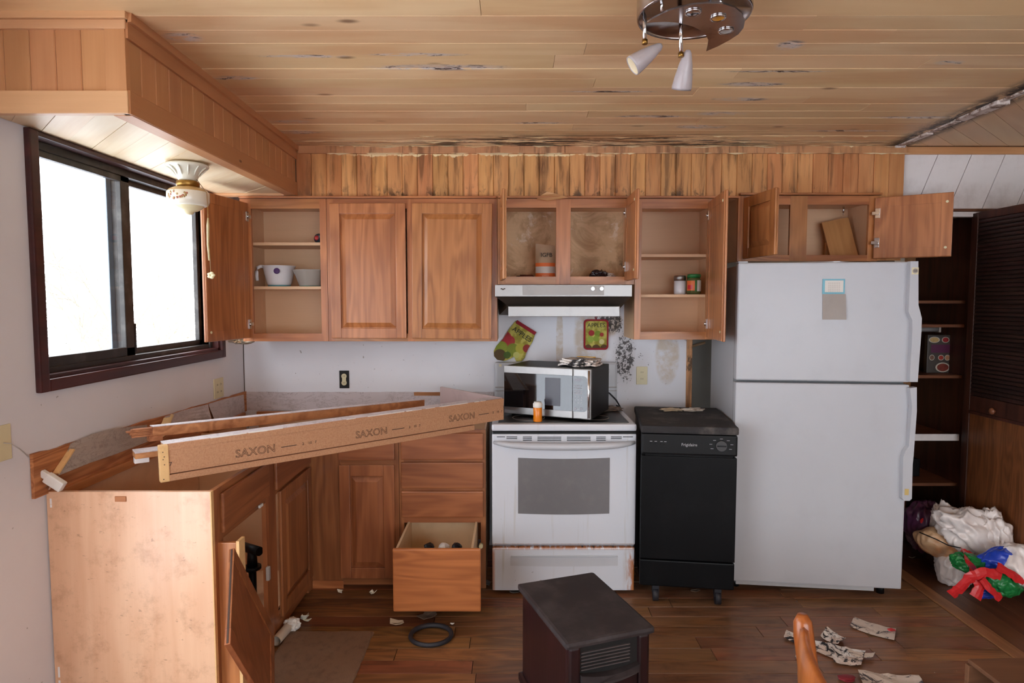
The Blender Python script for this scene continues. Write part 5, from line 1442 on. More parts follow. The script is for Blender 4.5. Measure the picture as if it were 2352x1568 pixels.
def pouch(z0, z1, nm, mt, off=0):
    g = G(); V = []; n = 10; m = 6
    for side in (-1, 1):
        for j in range(m + 1):
            for i in range(n + 1):
                u_ = i / n; zz_ = z0 + (z1 - z0) * j / m; fat = .028 * (1 - (zz_ / h_) ** 2) * sin(pi * u_) ** .6 + .0015
                V.append(((u_ - .5) * w_, side * (fat + off), zz_ + (.012 * (1 - u_) if zz_ > h_ * .95 else 0)))
    k = (n + 1) * (m + 1); FC = []
    for s_ in (0, 1):
        for j in range(m):
            for i in range(n): q = s_ * k + j * (n + 1) + i; FC.append((q, q + 1, q + n + 2, q + n + 1))
    g.pts(V, FC, True); return part(nm, g, mt, t)


pouch(0, .043, 'orange_base', m_orange); pouch(.043, .082, 'clear_window', m_plast); pouch(.082, .103, 'orange_band', m_orange); pouch(.103, h_, 'upper_pouch', plain('tan_pouch', (176, 148, 120), .5, dirt=.3))
text('IGFB', .034, m_inkb, t, frame((.006, -.022, .148), (1, 0, 0), (0, -.1, 1)), 'lettering', world=False)
text('BITES', .018, plain('pale_orange_print', (236, 180, 140), .5, dirt=0), t, frame((.0, -.0305, .022), (1, 0, 0), (0, 0, 1)), 'lettering', world=False)
c = at(1206, 636, 'Y', 3.8); t = thing('brown_bottle', 'small brown bottle lying in the hood cabinet left of the pouch', 'bottle', (c.x, 3.82, bz_ + .019), radians(4))
g = G(); g.lathe((-.032, 0, 0), [(0, 0), (.018, .002), (.0185, .075), (.012, .085)], 14, axis=(1, 0, 0)); part('body', g, plain('red_brown', (96, 44, 30), .5, dirt=.3), t)
g = G(); g.lathe((-.052, 0, 0), [(0, 0), (.010, 0), (.011, .020), (0, .020)], 12, axis=(1, 0, 0)); part('cap', g, m_inkb, t)
c = at(1383, 640, 'Y', 3.78); t = thing('wrapped_bundle', 'dark plastic wrapped bundle in the right half of the hood cabinet', 'bundle', (c.x, 3.80, bz_))
g = G(); g.blob((-.015, 0, .026), (.052, .04, .036), 4, 3, .30, flat=0); part('dark_wrap', g, plain('dark_maroon_wrap', (38, 24, 28), .25, spec=.7), t)
g = G(); g.blob((.045, 0, .018), (.034, .03, .024), 9, 3, .4, flat=0); part('clear_wrap', g, m_plast, t)
# jars
z = 1.606 + .0005
c = at(1561, 672, 'Y', 3.78); t = thing('white_jar', 'white jar with steel lid on the shelf beside the green jar', 'jar', (c.x, 3.78, z))
g = G(); g.lathe((0, 0, 0), [(0, 0), (.032, 0), (.034, .004), (.034, .080), (0, .080)], 28); part('body', g, bpy.data.materials['white_melamine'], t)
g = G(); g.lathe((0, 0, .0805), [(0, 0), (.035, 0), (.0355, .024), (.032, .031), (0, .031)], 28); part('lid', g, m_steel, t)
c = at(1590, 672, 'Y', 3.75); t = thing('green_lidded_jar', 'glass jar with green lid and orange label on the shelf', 'jar', (c.x + .008, 3.75, z))
g = G(); g.lathe((0, 0, 0), [(0, 0), (.036, 0), (.041, .008), (.041, .085), (.034, .098), (0, .098)], 28); part('body', g, plain('green_brown_jar', (92, 100, 58), .12, spec=.7), t)
g = G(); g.lathe((0, 0, .0985), [(0, 0), (.039, 0), (.040, .016), (.037, .020), (0, .020)], 28); part('lid', g, m_green, t)


def wrap(t, r, a0, a1, z0, z1, nm, mt, off=.0008):
    g = G(); n = 10; V = []
    for zz_ in (z0, z1):
        for i in range(n + 1): a_ = radians(a0 + (a1 - a0) * i / n); V.append(((r + off) * cos(a_), (r + off) * sin(a_), zz_))
    g.pts(V, [(i, i + 1, n + 2 + i, n + 1 + i) for i in range(n)], True); return part(nm, g, mt, t)


wrap(t, .041, 190, 262, .022, .080, 'orange_label', m_orange); wrap(t, .041, 268, 275, .015, .085, 'green_stripe', m_green); wrap(t, .041, 282, 335, .018, .082, 'white_label', m_paper)
wrap(t, .041, 200, 245, .030, .055, 'red_print', m_red, .0014)
# loose boards in the fridge cabinet
z = 1.795 + .0265
p0 = at(1940, 585, 'Y', 3.78)
g = G(); g.box(-.075, .075, -.009, .009, 0, .245, .002); single('wood_board', g, wood('loose_board', (196, 142, 86), (156, 104, 58), 'Z', .5, .02), 'wide board leaning inside the cabinet over the fridge', 'board', (p0.x + .01, 3.80, z), 0, rot=(radians(-14), radians(-11), radians(-12)))
p0 = at(1905, 585, 'Y', 3.86)
g = G(); g.box(-.02, .02, -.009, .009, 0, .10, .002); single('wood_board', g, bpy.data.materials['loose_board'], 'small narrow board behind the leaning wide one over the fridge', 'board', (p0.x, 3.87, z))
g = G(); g.cyl((0, 0, 0), (0, 0, -.035), .006, None, 8); g.cyl((0, 0, -.035), (0, 0, -.05), .003, .003, 8); p0 = at(1937, 492, 'Y', 3.85); single('hanging_bolt', g, m_chrome, 'bolt hanging from the top inside the fridge cabinet', 'bolt', (p0.x, 3.85, 2.134))
g = G(); g.box(-.02, .02, -.008, .008, 0, .012, .002); p0 = at(1763, 586, 'Y', 3.70); single('metal_catch', g, m_steel, 'small metal catch on the bottom left of the fridge cabinet', 'catch', (p0.x, 3.70, z))

# ------------------------------------------------------------------ fallen door and things at the sink base
A_, D_, B_ = Vector((-1.010, 2.245, .672)), Vector((-1.010, 2.60, .190)), Vector((-.905, 1.962, .470))
C_ = B_ + (D_ - A_); C_.z = .004
ex = (B_ - A_).normalized(); ez = (D_ - A_); ez = (ez - ex * ez.dot(ex)).normalized(); ey = ez.cross(ex)
w_, h_ = (B_ - A_).length, (D_ - A_).length
M = Matrix((ex, ey, ez)).transposed().to_4x4(); M.translation = A_
t = thing('fallen_cabinet_door', 'loose oak cabinet door standing on its corner against the sink base', 'door', C_)
def M3(g):
    for v in g.bm.verts: v.co = M @ v.co
    return g
sg = -1 if ey.x > 0 else 1
for nm, (a, b, c, d, e, f) in (('side_stile', (0, .055, 0, .019, 0, h_)), ('side_stile', (w_ - .055, w_, 0, .019, 0, h_)), ('cross_rail', (.055, w_ - .055, .0005, .0185, 0, .055)), ('cross_rail', (.055, w_ - .055, .0005, .0185, h_ - .055, h_)), ('flat_panel', (.055, w_ - .055, .005, .013, .055, h_ - .055))):
    g = G(); g.box(a, b, c * -sg if 0 else c, d, e, f, .002); part(nm, M3(g), m_boakV, t, world=True)
g = G(); g.box(.004, w_ - .004, .0065, .0125, -.0012, .0004); g2 = part('dark_groove', M3(g), m_ink, t, world=True)
t = thing('leaning_board', 'pale narrow oak board leaning upright behind the fallen door', 'board', (-1.04, 2.28, 0))
a, b = at(500, 1238, 'Y', 2.30), at(545, 1236, 'Y', 2.36)
g = G(); g.bar((a.x + .035, 2.300, .002), (a.x + .035, 2.300, a.z - .01), .075, .018, (0, 1, 0), .003); part('board', g, m_oakV, t, world=True)
g = G(); g.bar((a.x + .078, 2.315, .01), (a.x + .078, 2.315, a.z - .004), .012, .05, (0, 1, 0), .001); part('side_lip', g, m_chiplt, t, world=True)
t = thing('pipe_debris', 'black drain fitting inside the open sink base', 'pipe', (-1.30, 3.0, .30))
g = G(); g.cyl((-1.34, 3.05, .36), (-1.22, 2.98, .36), .022, None, 12); g2 = part('pipe', g, m_black, t, world=True)
g = G(); g.cyl((-1.27, 3.01, .36), (-1.27, 3.01, .27), .020, .026, 12); part('trap', g, m_black, t, world=True)
g = G(); g.cyl((-1.27, 3.01, .275), (-1.27, 3.01, .260), .042, None, 14); part('collar', g, m_black, t, world=True)
g = G(); g.cyl((-1.27, 3.01, .262), (-1.27, 3.01, .112), .018, None, 12); part('tailpiece', g, m_black, t, world=True)
random.seed(9)
for k, (x, y, r, lab, mt) in enumerate(((-1.25, 2.80, .07, 'crumpled pale plastic scrap on the floor of the open sink base', m_plast), (-1.30, 2.92, .06, 'crumpled dark scrap deeper inside the open sink base', m_rubber), (-1.22, 2.65, .05, 'grey rag scrap at the front of the open sink base', m_grey))):
    g = G(); g.blob((0, 0, .025), (r, r, .035), k + 20, 3, .5, flat=0); single('scrap', g, mt, lab, 'scrap', (x, y, .1125))
g = G(); g.box(-.012, .002, -.010, .010, -.03, .03, .002); single('door_catch', g, m_grey, 'grey hinge plate on the stile of the open sink base', 'hinge', (PX1 + .016, 2.735, .36))
g = G(); g.box(-.008, .0, -.018, .018, -.006, .006, .001); single('door_bumper', g, m_paper, 'small white bumper under the rail of the sink base', 'bumper', (PX1 + .012, 2.68, .685))

# ------------------------------------------------------------------ floor litter
g = G(); nx, ny = 14, 22; V = []; random.seed(1)
x0, x1, y0, y1 = -1.05, -.655, 2.25, 2.895
for zl in (0.0005, .008):
    for j in range(ny + 1):
        for i in range(nx + 1):
            x = x0 + (x1 - x0) * i / nx; y = y0 + (y1 - y0) * j / ny
            if i in (0, nx): x += random.uniform(-.003, .003)
            if j in (0, ny): y += random.uniform(-.003, .003)
            V.append((x, y, zl + (.0015 * noise.noise(Vector((x * 15, y * 15, 0))) if zl > .004 else 0)))
k = (nx + 1) * (ny + 1); FC = []
for j in range(ny):
    for i in range(nx): q = j * (nx + 1) + i; FC += [(k + q, k + q + 1, k + q + nx + 2, k + q + nx + 1), (q, q + 1, q + nx + 2, q + nx + 1)]
for i in range(nx): FC += [(i, i + 1, k + i + 1, k + i), (ny * (nx + 1) + i, ny * (nx + 1) + i + 1, k + ny * (nx + 1) + i + 1, k + ny * (nx + 1) + i)]
for j in range(ny): FC += [(j * (nx + 1), (j + 1) * (nx + 1), k + (j + 1) * (nx + 1), k + j * (nx + 1)), (j * (nx + 1) + nx, (j + 1) * (nx + 1) + nx, k + (j + 1) * (nx + 1) + nx, k + j * (nx + 1) + nx)]
g.pts(V, FC); wsingle('carpet_mat', g, m_carpet, 'short beige carpet mat on the floor before the corner cabinet', 'mat', ((x0 + x1) / 2, (y0 + y1) / 2, 0))
# cardboard roll with torn paper
c = at(650, 1455, 'Z', .03); a = at(634, 1474, 'Z', .026); b = at(662, 1440, 'Z', .03)
t = thing('toilet_roll_tube', 'cardboard roll tube with torn white end lying by the mat', 'tube', (a.x, a.y, .0085))
g = G(); A5 = Vector((a.x, a.y, .0305)); B5 = Vector((b.x, b.y, .0305)); g.cyl(A5, B5, .022, None, 20, caps=False); g.cyl(A5 + (B5 - A5) * .01, B5, .0205, None, 20, caps=False); part('tube', g, plain('grey_cardboard', (196, 182, 166), .8, dirt=.2), t, world=True)
g = G(); g.blob(B5 + Vector((.012, .02, .004)), (.035, .032, .028), 5, 3, .25, flat=.002); part('torn_paper', g, m_paper, t, world=True)


def shard(px, py, r, seed, lab, grp='white shards on the floor', mat=None, tall=1.0):
    c = at(px, py, 'Z', 0); random.seed(seed); g = G(); n = 7; P = []
    for i in range(n): a_ = 2 * pi * i / n; rr = r * random.uniform(.45, 1.1); P.append((rr * cos(a_), rr * .75 * sin(a_), .004 + random.uniform(0, .022) * tall * (rr / r)))
    g.pts([(0, 0, .002)] + P + [(x, y, z + .003) for x, y, z in P] + [(0, 0, .005)], [(0, i + 1, (i + 1) % n + 1) for i in range(n)] + [(2 * n + 1, n + 1 + i, n + 1 + (i + 1) % n) for i in range(n)] + [(i + 1, (i + 1) % n + 1, n + 1 + (i + 1) % n, n + 1 + i) for i in range(n)])
    return single('porcelain_shard' if mat is None else 'plaster_scrap', g, mat or m_porc, lab, 'shard' if mat is None else 'scrap', (c.x, c.y, .0), group=grp)


shard(781, 1361, .022, 1, 'small white shard on the floor below the corner cabinet door', tall=.8)
shard(856, 1364, .022, 2, 'small white shard on the floor beside the pulled out drawer', tall=.8)
o = shard(700, 1425, .035, 3, 'curved white shard standing near the roll tube', tall=3)
o = shard(708, 1428, .028, 8, 'small white shard touching the curved one near the roll tube', tall=1)
shard(915, 1432, .045, 4, 'crumbled tan plaster on the floor left of the black ring', 'plaster crumbs', m_cardb, .8)
shard(982, 1415, .055, 5, 'flat dusty plaster scrap behind the black ring', 'plaster crumbs', plain('dusty_scrap', (120, 96, 78), .9, dirt=.4, dsc=20), .4)
shard(1038, 1435, .012, 6, 'tiny white crumb right of the black ring', 'plaster crumbs', m_paper, .3)
shard(1180, 1360, .05, 7, 'grey rubble on the floor under the left foot of the stove', 'plaster crumbs', plain('grey_rubble', (120, 118, 116), .9, dirt=.5, dsc=20), .4)
shard(1110, 1340, .05, 10, 'grey rubble in the gap between drawers and stove', 'plaster crumbs', bpy.data.materials['grey_rubble'], .6)
shard(2094, 1282, .03, 11, 'tan crumb on the floor beside the fridge', 'plaster crumbs', m_cardb, .6)
shard(1597, 1358, .035, 12, 'dusty flake on the floor under the dishwasher', 'plaster crumbs', bpy.data.materials['dusty_scrap'], .3)
# black ring
c = at(990, 1458, 'Z', .01)
g = G(); g.tube([(c.x + .095 * cos(2 * pi * i / 40) - c.x, .088 * sin(2 * pi * i / 40), .011) for i in range(40)], .0105, 8, True); g.tube([(.098 * cos(2 * pi * i / 40), .091 * sin(2 * pi * i / 40), .018) for i in range(40)], .004, 6, True)
single('rubber_ring', g, m_rubber, 'dark rubber ring lying on the floor in front of the drawers', 'ring', (c.x, c.y, 0))

# papers on the floor
def sheet(pix, mat, lab, z=.001, curl=.01, seed=0):
    P = [at(x, y, 'Z', z) for x, y in pix]; c = sum(P, Vector((0, 0, 0))) / 4; n, m = 8, 6; V = []
    for j in range(m + 1):
        for i in range(n + 1):
            u_, v_ = i / n, j / m; q = (P[0] * (1 - u_) + P[1] * u_) * (1 - v_) + (P[3] * (1 - u_) + P[2] * u_) * v_
            e = .004 * noise.noise(Vector((i * 2.1 + seed, j * 3.3, 0))) if i in (0, n) or j in (0, m) else 0
            V.append((q.x - c.x + e, q.y - c.y + e, .0035 + curl * abs(noise.noise(Vector((u_ * 3 + seed, v_ * 2, seed)))) + curl * .8 * (abs(u_ - .5) * 2) ** 4))
    k = len(V); V += [(x, y, zz - .0012) for x, y, zz in V]; FC = []
    for j in range(m):
        for i in range(n): q = j * (n + 1) + i; FC += [(q, q + 1, q + n + 2, q + n + 1), (k + q, k + q + 1, k + q + n + 2, k + q + n + 1)]
    for i in range(n): FC += [(i, i + 1, k + i + 1, k + i), (m * (n + 1) + i, m * (n + 1) + i + 1, k + m * (n + 1) + i + 1, k + m * (n + 1) + i)]
    for j in range(m): FC += [(j * (n + 1), (j + 1) * (n + 1), k + (j + 1) * (n + 1), k + j * (n + 1)), (j * (n + 1) + n, (j + 1) * (n + 1) + n, k + (j + 1) * (n + 1) + n, k + j * (n + 1) + n)]
    g = G(); g.pts(V, FC); return single('torn_paper', g, mat, lab, 'paper', (c.x, c.y, z), group='mouldy papers on the floor')


_n = NT('old_paper'); _k = _n.noise(_n.vm('MULTIPLY', _n.obj(), (1, 1.8, 1)), 12, 6, .75, .8)
m_op = _n.fin(_n.mix(_n.sm(_k, .53, .60), rgb(212, 198, 186), rgb(66, 60, 66)), .8)
sheet([(1962, 1421), (2058, 1448), (2054, 1474), (1952, 1442)], m_op, 'pale brown paper strip with dark stains, farthest back on the floor', seed=1)
g = None
sheet([(1900, 1444), (1943, 1470), (1925, 1484), (1884, 1465)], m_mpaper, 'white mould spotted paper folded up near the chair, rear one', .006, .012, 2)
sheet([(1806, 1452), (1900, 1482), (1930, 1520), (1800, 1468)], m_mpaper, 'white mould spotted paper sticking out left of the chair post', .001, .012, 3)
sheet([(1900, 1480), (1988, 1500), (1978, 1532), (1915, 1524)], m_mpaper, 'white mould spotted paper right of the chair post', .004, .012, 4)
sheet([(1945, 1497), (2010, 1502), (2005, 1512), (1955, 1508)], m_op, 'narrow torn paper tail right of the spotted papers', .012, .006, 5)
sheet([(1828, 1505), (1850, 1510), (1850, 1525), (1826, 1512)], m_mpaper, 'small torn paper corner left of the chair post', .001, .004, 7)
sheet([(1970, 1545), (2110, 1558), (2130, 1590), (1985, 1590)], m_op, 'large stained paper at the bottom edge of the photo', .001, .015, 6)
g = G(); c = at(2047, 1452, 'Z', .006); g.blob((0, 0, .004), (.018, .012, .004), 3, 2, .3, flat=0); single('red_scrap', g, m_red, 'tiny red scrap at the end of the rear paper strip', 'scrap', (c.x, c.y, .016))
g = G(); c = at(1945, 1562, 'Z', .0); g.blob((0, 0, .008), (.035, .02, .008), 5, 2, .3, flat=0); single('red_scrap', g, plain('dark_red_scrap', (130, 30, 40), .6), 'dark red scrap beside the chair at the bottom edge', 'scrap', (c.x, c.y, .001))

# ------------------------------------------------------------------ bags by the hutch
def bag(px, py, Y, r, seed, mat, lab, name='plastic_bag', cat='bag', rest=0.0, amp=.25, rot=(0, 0, 0), fq=1.2, sub=5):
    """crumpled film: broad lobes with sharp creases between them"""
    c = at(px, py, 'Y', Y); t = bmesh.new(); bmesh.ops.create_icosphere(t, subdivisions=sub, radius=1); g = G(); P = []
    R = Matrix.Rotation(rot[0], 3, 'X') @ Matrix.Rotation(rot[1], 3, 'Y') @ Matrix.Rotation(rot[2], 3, 'Z'); sd = Vector((seed * 3.7, seed * 1.3, seed))
    for v in t.verts:
        q = v.co.copy(); w1 = noise.noise(q * fq + sd); q2 = Vector((q.x * fq * 1.9, q.y * fq * 1.9, q.z * fq * .55)) + sd + Vector((w1, w1, 0)) * .7
        f1 = noise.noise(q2); f3 = noise.noise(q2 * 2.1 + sd)
        k = amp * .8 * w1 + amp * .9 * (.35 - abs(f1) * 1.8) + amp * .28 * (.3 - abs(f3) * 1.6)
        q = q * (1 + k); q = R @ Vector((q.x * r[0], q.y * r[1], q.z * r[2]))
        if q.z + c.z < rest: q.z = rest - c.z + .002 * abs(noise.noise(q * 30))
        P.append(q)
    FC = [tuple(v.index for v in f.verts) for f in t.faces]; t.free(); g.pts(P, FC, True)
    return single(name, g, mat, lab, cat, c)


bag(2118, 1205, 3.60, (.10, .10, .15), 1, m_purple, 'purple patterned film bag between the fridge and the white bag', rest=.003)
g = G(); c = at(2123, 1197, 'Y', 3.52)
g.lathe((0, 0, 0), [(0, 0), (.020, 0), (.022, .004), (.020, .010), (0, .012)], 16, axis=(-.5, -1, .1)); single('red_disc', g, m_red, 'red round disc beside the purple bag', 'disc', c)
bag(2228, 1222, 3.36, (.13, .11, .19), 12, m_bag, 'large crumpled white plastic bag on top of the heap by the hutch', rest=.08, amp=.42, rot=(.1, -.95, .1), fq=1.15)
bag(2278, 1232, 3.30, (.085, .09, .13), 13, m_bag, 'white plastic bag bulge at the right shoulder of the heap', rest=.08, amp=.42, fq=1.3)
bag(2168, 1205, 3.50, (.075, .08, .12), 6, m_bag, 'white bag flap standing up left of the large white bag', rest=.12, amp=.4, rot=(0, -.3, 0))
bag(2155, 1245, 3.44, (.125, .09, .080), 8, m_bread, 'bread loaf in a clear bag, lying left in the heap', rest=.003, amp=.12, rot=(0, .35, 0))
bag(2200, 1300, 3.40, (.105, .10, .115), 15, m_bag, 'low white plastic bag in front of the bread bag', rest=.003, amp=.25)
bag(2335, 1300, 3.10, (.09, .10, .11), 19, m_bag, 'white plastic bag at the right edge behind the blue one', rest=.003, amp=.25)
bag(2298, 1286, 3.12, (.110, .06, .062), 21, m_blue, 'blue plastic bag at the right of the heap', rest=.003, amp=.2, rot=(0, -.25, 0))
bag(2232, 1295, 3.16, (.105, .07, .052), 23, m_green, 'green plastic bundle lying under the red ribbon, rear half', rest=.003, amp=.15, rot=(0, .25, 0), fq=2.6)
bag(2300, 1338, 3.06, (.095, .06, .065), 25, m_green, 'green plastic bundle under the red ribbon, front half', rest=.003, amp=.15, rot=(0, .35, 0), fq=2.6)
bag(2262, 1362, 3.07, (.055, .035, .022), 26, m_blue, 'small blue plastic scrap at the front foot of the heap', rest=.003, amp=.25)


def ribbon(pts, wd, lab, seed=0):
    random.seed(seed); P = [at(x, y, 'Y', Y) for x, y, Y in pts]; Q = []
    for i in range(len(P) - 1):
        for k in range(4): Q.append(P[i].lerp(P[i + 1], k / 4) + Vector((0, 0, .004 * random.uniform(-1, 1))))
    Q.append(P[-1]); V = []
    for i, q in enumerate(Q):
        d = (Q[min(i + 1, len(Q) - 1)] - Q[max(i - 1, 0)]).normalized(); s = d.cross(Vector((0, -1, .3))).normalized(); ww = .85 * wd * (.7 + .5 * noise.noise(Vector((i * .8, seed, 0))) + .3)
        for a_ in (-1, -.3, .3, 1): V.append(q + s * ww * a_ * .5 + Vector((0, -.004 * (1 - a_ * a_) + .005 * noise.noise(Vector((i, a_ * 3, seed))), 0)))
    for v in V: v.z = max(v.z, .003)
    k = len(V); V2 = [v + Vector((0, .003, 0)) for v in V]; FC = []
    for i in range(len(Q) - 1):
        for j in range(3): q = 4 * i + j; FC += [(q, q + 1, q + 5, q + 4), (k + q, k + q + 1, k + q + 5, k + q + 4)]
    g = G(); g.pts(V + V2, FC); c = P[0]
    for v in g.bm.verts: v.co -= c
    return single('red_ribbon', g, m_red, lab, 'ribbon', c)


ribbon([(2216, 1265, 3.20), (2228, 1290, 3.10), (2240, 1318, 3.02), (2252, 1345, 3.0), (2240, 1372, 2.99)], .065, 'wide red plastic strip crossing the green bundle downward', 3)
ribbon([(2184, 1365, 3.04), (2205, 1350, 3.02), (2235, 1322, 3.0), (2265, 1312, 3.0), (2300, 1322, 3.0)], .055, 'red plastic strip running left along the floor from the green bundle', 4)
ribbon([(2290, 1300, 3.0), (2320, 1318, 3.0), (2352, 1335, 3.0)], .045, 'red plastic strip under the blue bag at the right', 5)
ribbon([(2255, 1330, 2.99), (2275, 1352, 2.98), (2298, 1376, 2.98)], .04, 'red plastic strip along the front of the green bundle', 6)
ribbon([(2208, 1262, 3.24), (2225, 1268, 3.22), (2244, 1280, 3.18)], .022, 'narrow red strip between the white bag and the green bundle', 7)
P = [at(2112, 1222, 'Y', 3.40), at(2150, 1238, 'Y', 3.325), at(2178, 1252, 'Y', 3.315), at(2206, 1258, 'Y', 3.25)]
g = G(); g.tube([p - P[0] for p in P], .003, 6); single('black_wire', g, m_black, 'thin black wire lying over the bread bag', 'wire', P[0])

# ------------------------------------------------------------------ infrared heater
t = ht = thing('infrared_heater', 'dark cherry wood infrared heater box with dusty top in front of the stove', 'heater', (.262, 2.325, 0), math.atan2(.118, .336))
HW, HD, HH = .340, .475, .425
g = G(); g.box(-HW / 2 + .014, HW / 2 - .014, -HD / 2 + .020, HD / 2 - .014, .03, HH - .022, .010); part('body', g, m_heater, t)
g = G(); g.box(-HW / 2 - .002, HW / 2 + .002, -HD / 2 - .006, HD / 2 + .002, HH - .026, HH, .012); part('top_board', g, m_heattop, t)
g = G(); g.box(-HW / 2, HW / 2, -HD / 2 + .002, HD / 2, .02, .055, .010); part('base_moulding', g, m_heater, t)
for s in (-1, 1):
    g = G(); g.box(s * (HW / 2 - .014), s * (HW / 2 - .058), -HD / 2 + .004, -HD / 2 + .03, .05, HH - .026, .009); part('front_post', g, m_heater, t)
g = G(); g.box(-HW / 2 + .058, HW / 2 - .058, -HD / 2 + .016, -HD / 2 + .022, .27, HH - .03); part('grille_recess', g, m_inkb, t)
for k in range(6):
    g = G(); g.box(-HW / 2 + .062, HW / 2 - .09, -HD / 2 + .008, -HD / 2 + .018, HH - .115 + k * .012, HH - .111 + k * .012, .0008); part('louvre', g, plain('grille_grey', (84, 76, 76), .6, dirt=.4) if k == 0 else bpy.data.materials['grille_grey'], t)
P = []
for i in range(13): a_ = i / 12; P.append((-HW / 2 + .058 + (HW - .116) * a_, -HD / 2 - .004 - .010 * sin(pi * a_), HH - .125 - .012 * sin(pi * a_)))
Q = [(x, y, z - .028) for x, y, z in P][::-1]
g = G(); g.prism(P + Q, (0, .030, 0)); part('front_visor', g, m_heattop, t)
g = G(); g.box(-HW / 2 + .060, HW / 2 - .060, -HD / 2 + .008, -HD / 2 + .022, .08, HH - .165, .003); part('lower_front', g, m_heater, t)
for sx in (-1, 1):
    for sy in (-1, 1):
        g = G(); g.cyl((sx * .12, sy * .18 - .012, .014), (sx * .12, sy * .18 + .012, .014), .014, None, 12); part('caster', g, m_black, t)
        g = G(); g.box(sx * .12 - .008, sx * .12 + .008, sy * .18 - .008, sy * .18 + .008, .014, .024); part('caster_stem', g, m_black, t)

# ------------------------------------------------------------------ dining chair at the right foreground
P1 = at(1843, 1411, 'Z', .925); P2 = Vector((P1.x - .07, P1.y - .36, .925))
t = thing('dining_chair', 'orange oak dining chair seen from its back at the bottom edge', 'chair', (P1.x + .2, P1.y - .2, 0))
dv = (P2 - P1); dv.z = 0; L = dv.length; dx = dv.normalized(); fw = Vector((-dx.y, dx.x, 0))
if fw.x < 0: fw = -fw
for p in (P1, P2):
    g = G(); q = Vector((p.x, p.y, 0)); n = 10; V = []; prof = [(0, .022, -.03), (.3, .022, 0), (.45, .022, .0), (.62, .021, -.012), (.8, .020, -.040), (.88, .020, -.052), (.91, .018, -.055), (.925, .010, -.056)]
    path = [q - fw * -o3 + Vector((0, 0, z)) + fw * .056 for z, r, o3 in prof]
    g.tube(path, [r for z, r, o3 in prof], 10); part('back_post', g, m_chair, t, world=True)
g = G(); n = 14; V = []
for i in range(n + 1):
    u_ = i / n; c = P1 + dv * (.04 + .92 * u_) + Vector((0, 0, 0)); c += -fw * .022 * sin(pi * u_)
    zt, zb = .905 + .012 * sin(pi * u_), .805 - .0 * u_
    for (o3, zz_) in ((-.010, zb), (.010, zb), (.009, (zt + zb) / 2), (.008, zt - .004), (0, zt + .002), (-.008, zt - .004), (-.011, (zt + zb) / 2)): V.append(Vector((c.x, c.y, zz_)) + fw * o3)
FC = [(tuple(range(7))), tuple(range(7 * n, 7 * n + 7))]
for i in range(n):
    for k in range(7): FC.append((7 * i + k, 7 * i + (k + 1) % 7, 7 * i + 7 + (k + 1) % 7, 7 * i + 7 + k))
g.pts(V, FC, True); part('top_rail', g, m_chair, t, world=True)
g = G(); a, b = P1 + dv * .05, P1 + dv * .95; g.bar((a.x + .03, a.y, .52), (b.x + .03, b.y, .52), .022, .05, bev=.004); part('lower_rail', g, m_chair, t, world=True)
for k in range(1, 5):
    p = P1 + dv * (k / 5); g = G(); g.tube([Vector((p.x + .03, p.y, .53)), Vector((p.x + .012, p.y, .66)), Vector((p.x - .012, p.y, .81))], .010, 8); part('spindle', g, m_chair, t, world=True)
sc = P1 + dv * .5 + fw * .25; rz = math.atan2(dx.y, dx.x)
Ms = Matrix.Translation((sc.x, sc.y, .445)) @ Matrix.Rotation(rz, 4, 'Z')
g = G(); g.box(-.21, .21, -.21, .21, -.018, .018, .012, Ms); part('seat', g, m_chair, t, world=True)
for s in (-1, 1):
    p = sc + dx * s * .16 + fw * .17; g = G(); g.cyl((p.x, p.y, 0), (p.x - fw.x * .02, p.y - fw.y * .02, .43), .016, .022, 12); part('front_leg', g, m_chair, t, world=True)
# low wooden box at the bottom right corner
c = at(2217, 1512, 'Z', .46)
t = thing('wooden_box', 'open dusty wooden box with dark inside at the bottom right corner', 'box', (c.x, c.y, 0), radians(2))
g = G(); g.box(.008, .46, -.36, 0, .446, .46, .003); part('top_board', g, m_tabletop, t)
g = G(); g.box(0, .46, -.016, 0, 0, .446, .002); part('back_board', g, m_tabletop, t)
g = G(); g.box(.02, .46, -.36, -.346, 0, .446, .002); part('front_board', g, m_dark, t)
g = G(); g.box(.445, .46, -.346, -.016, 0, .446); part('side_board', g, m_dark, t)
g = G(); g.box(.02, .445, -.346, -.016, .02, .034); part('bottom_board', g, m_dark, t)

# ------------------------------------------------------------------ ceiling spotlight fixture
LC = Vector((.512, 1.835, 0)); R_ = .158; zc = CZ(1.83)
t = thing('ceiling_spotlight', 'tarnished chrome ceiling spotlight with swirl plate and frosted cone lamps', 'ceiling light', (LC.x, LC.y, zc))
g = G(); g.lathe((LC.x, LC.y, 0), [(.0, zc - .001), (R_ * .98, zc - .001), (R_, zc - .01), (R_, 2.372), (R_ - .003, 2.366), (R_ - .006, 2.370), (R_ - .006, 2.374), (0, 2.374)], 48); part('canopy', g, m_chromed, t, world=True)


def arc(c, r, a0, a1, n): return [(c[0] + r * cos(a0 + (a1 - a0) * i / n), c[1] + r * sin(a0 + (a1 - a0) * i / n)) for i in range(n + 1)]


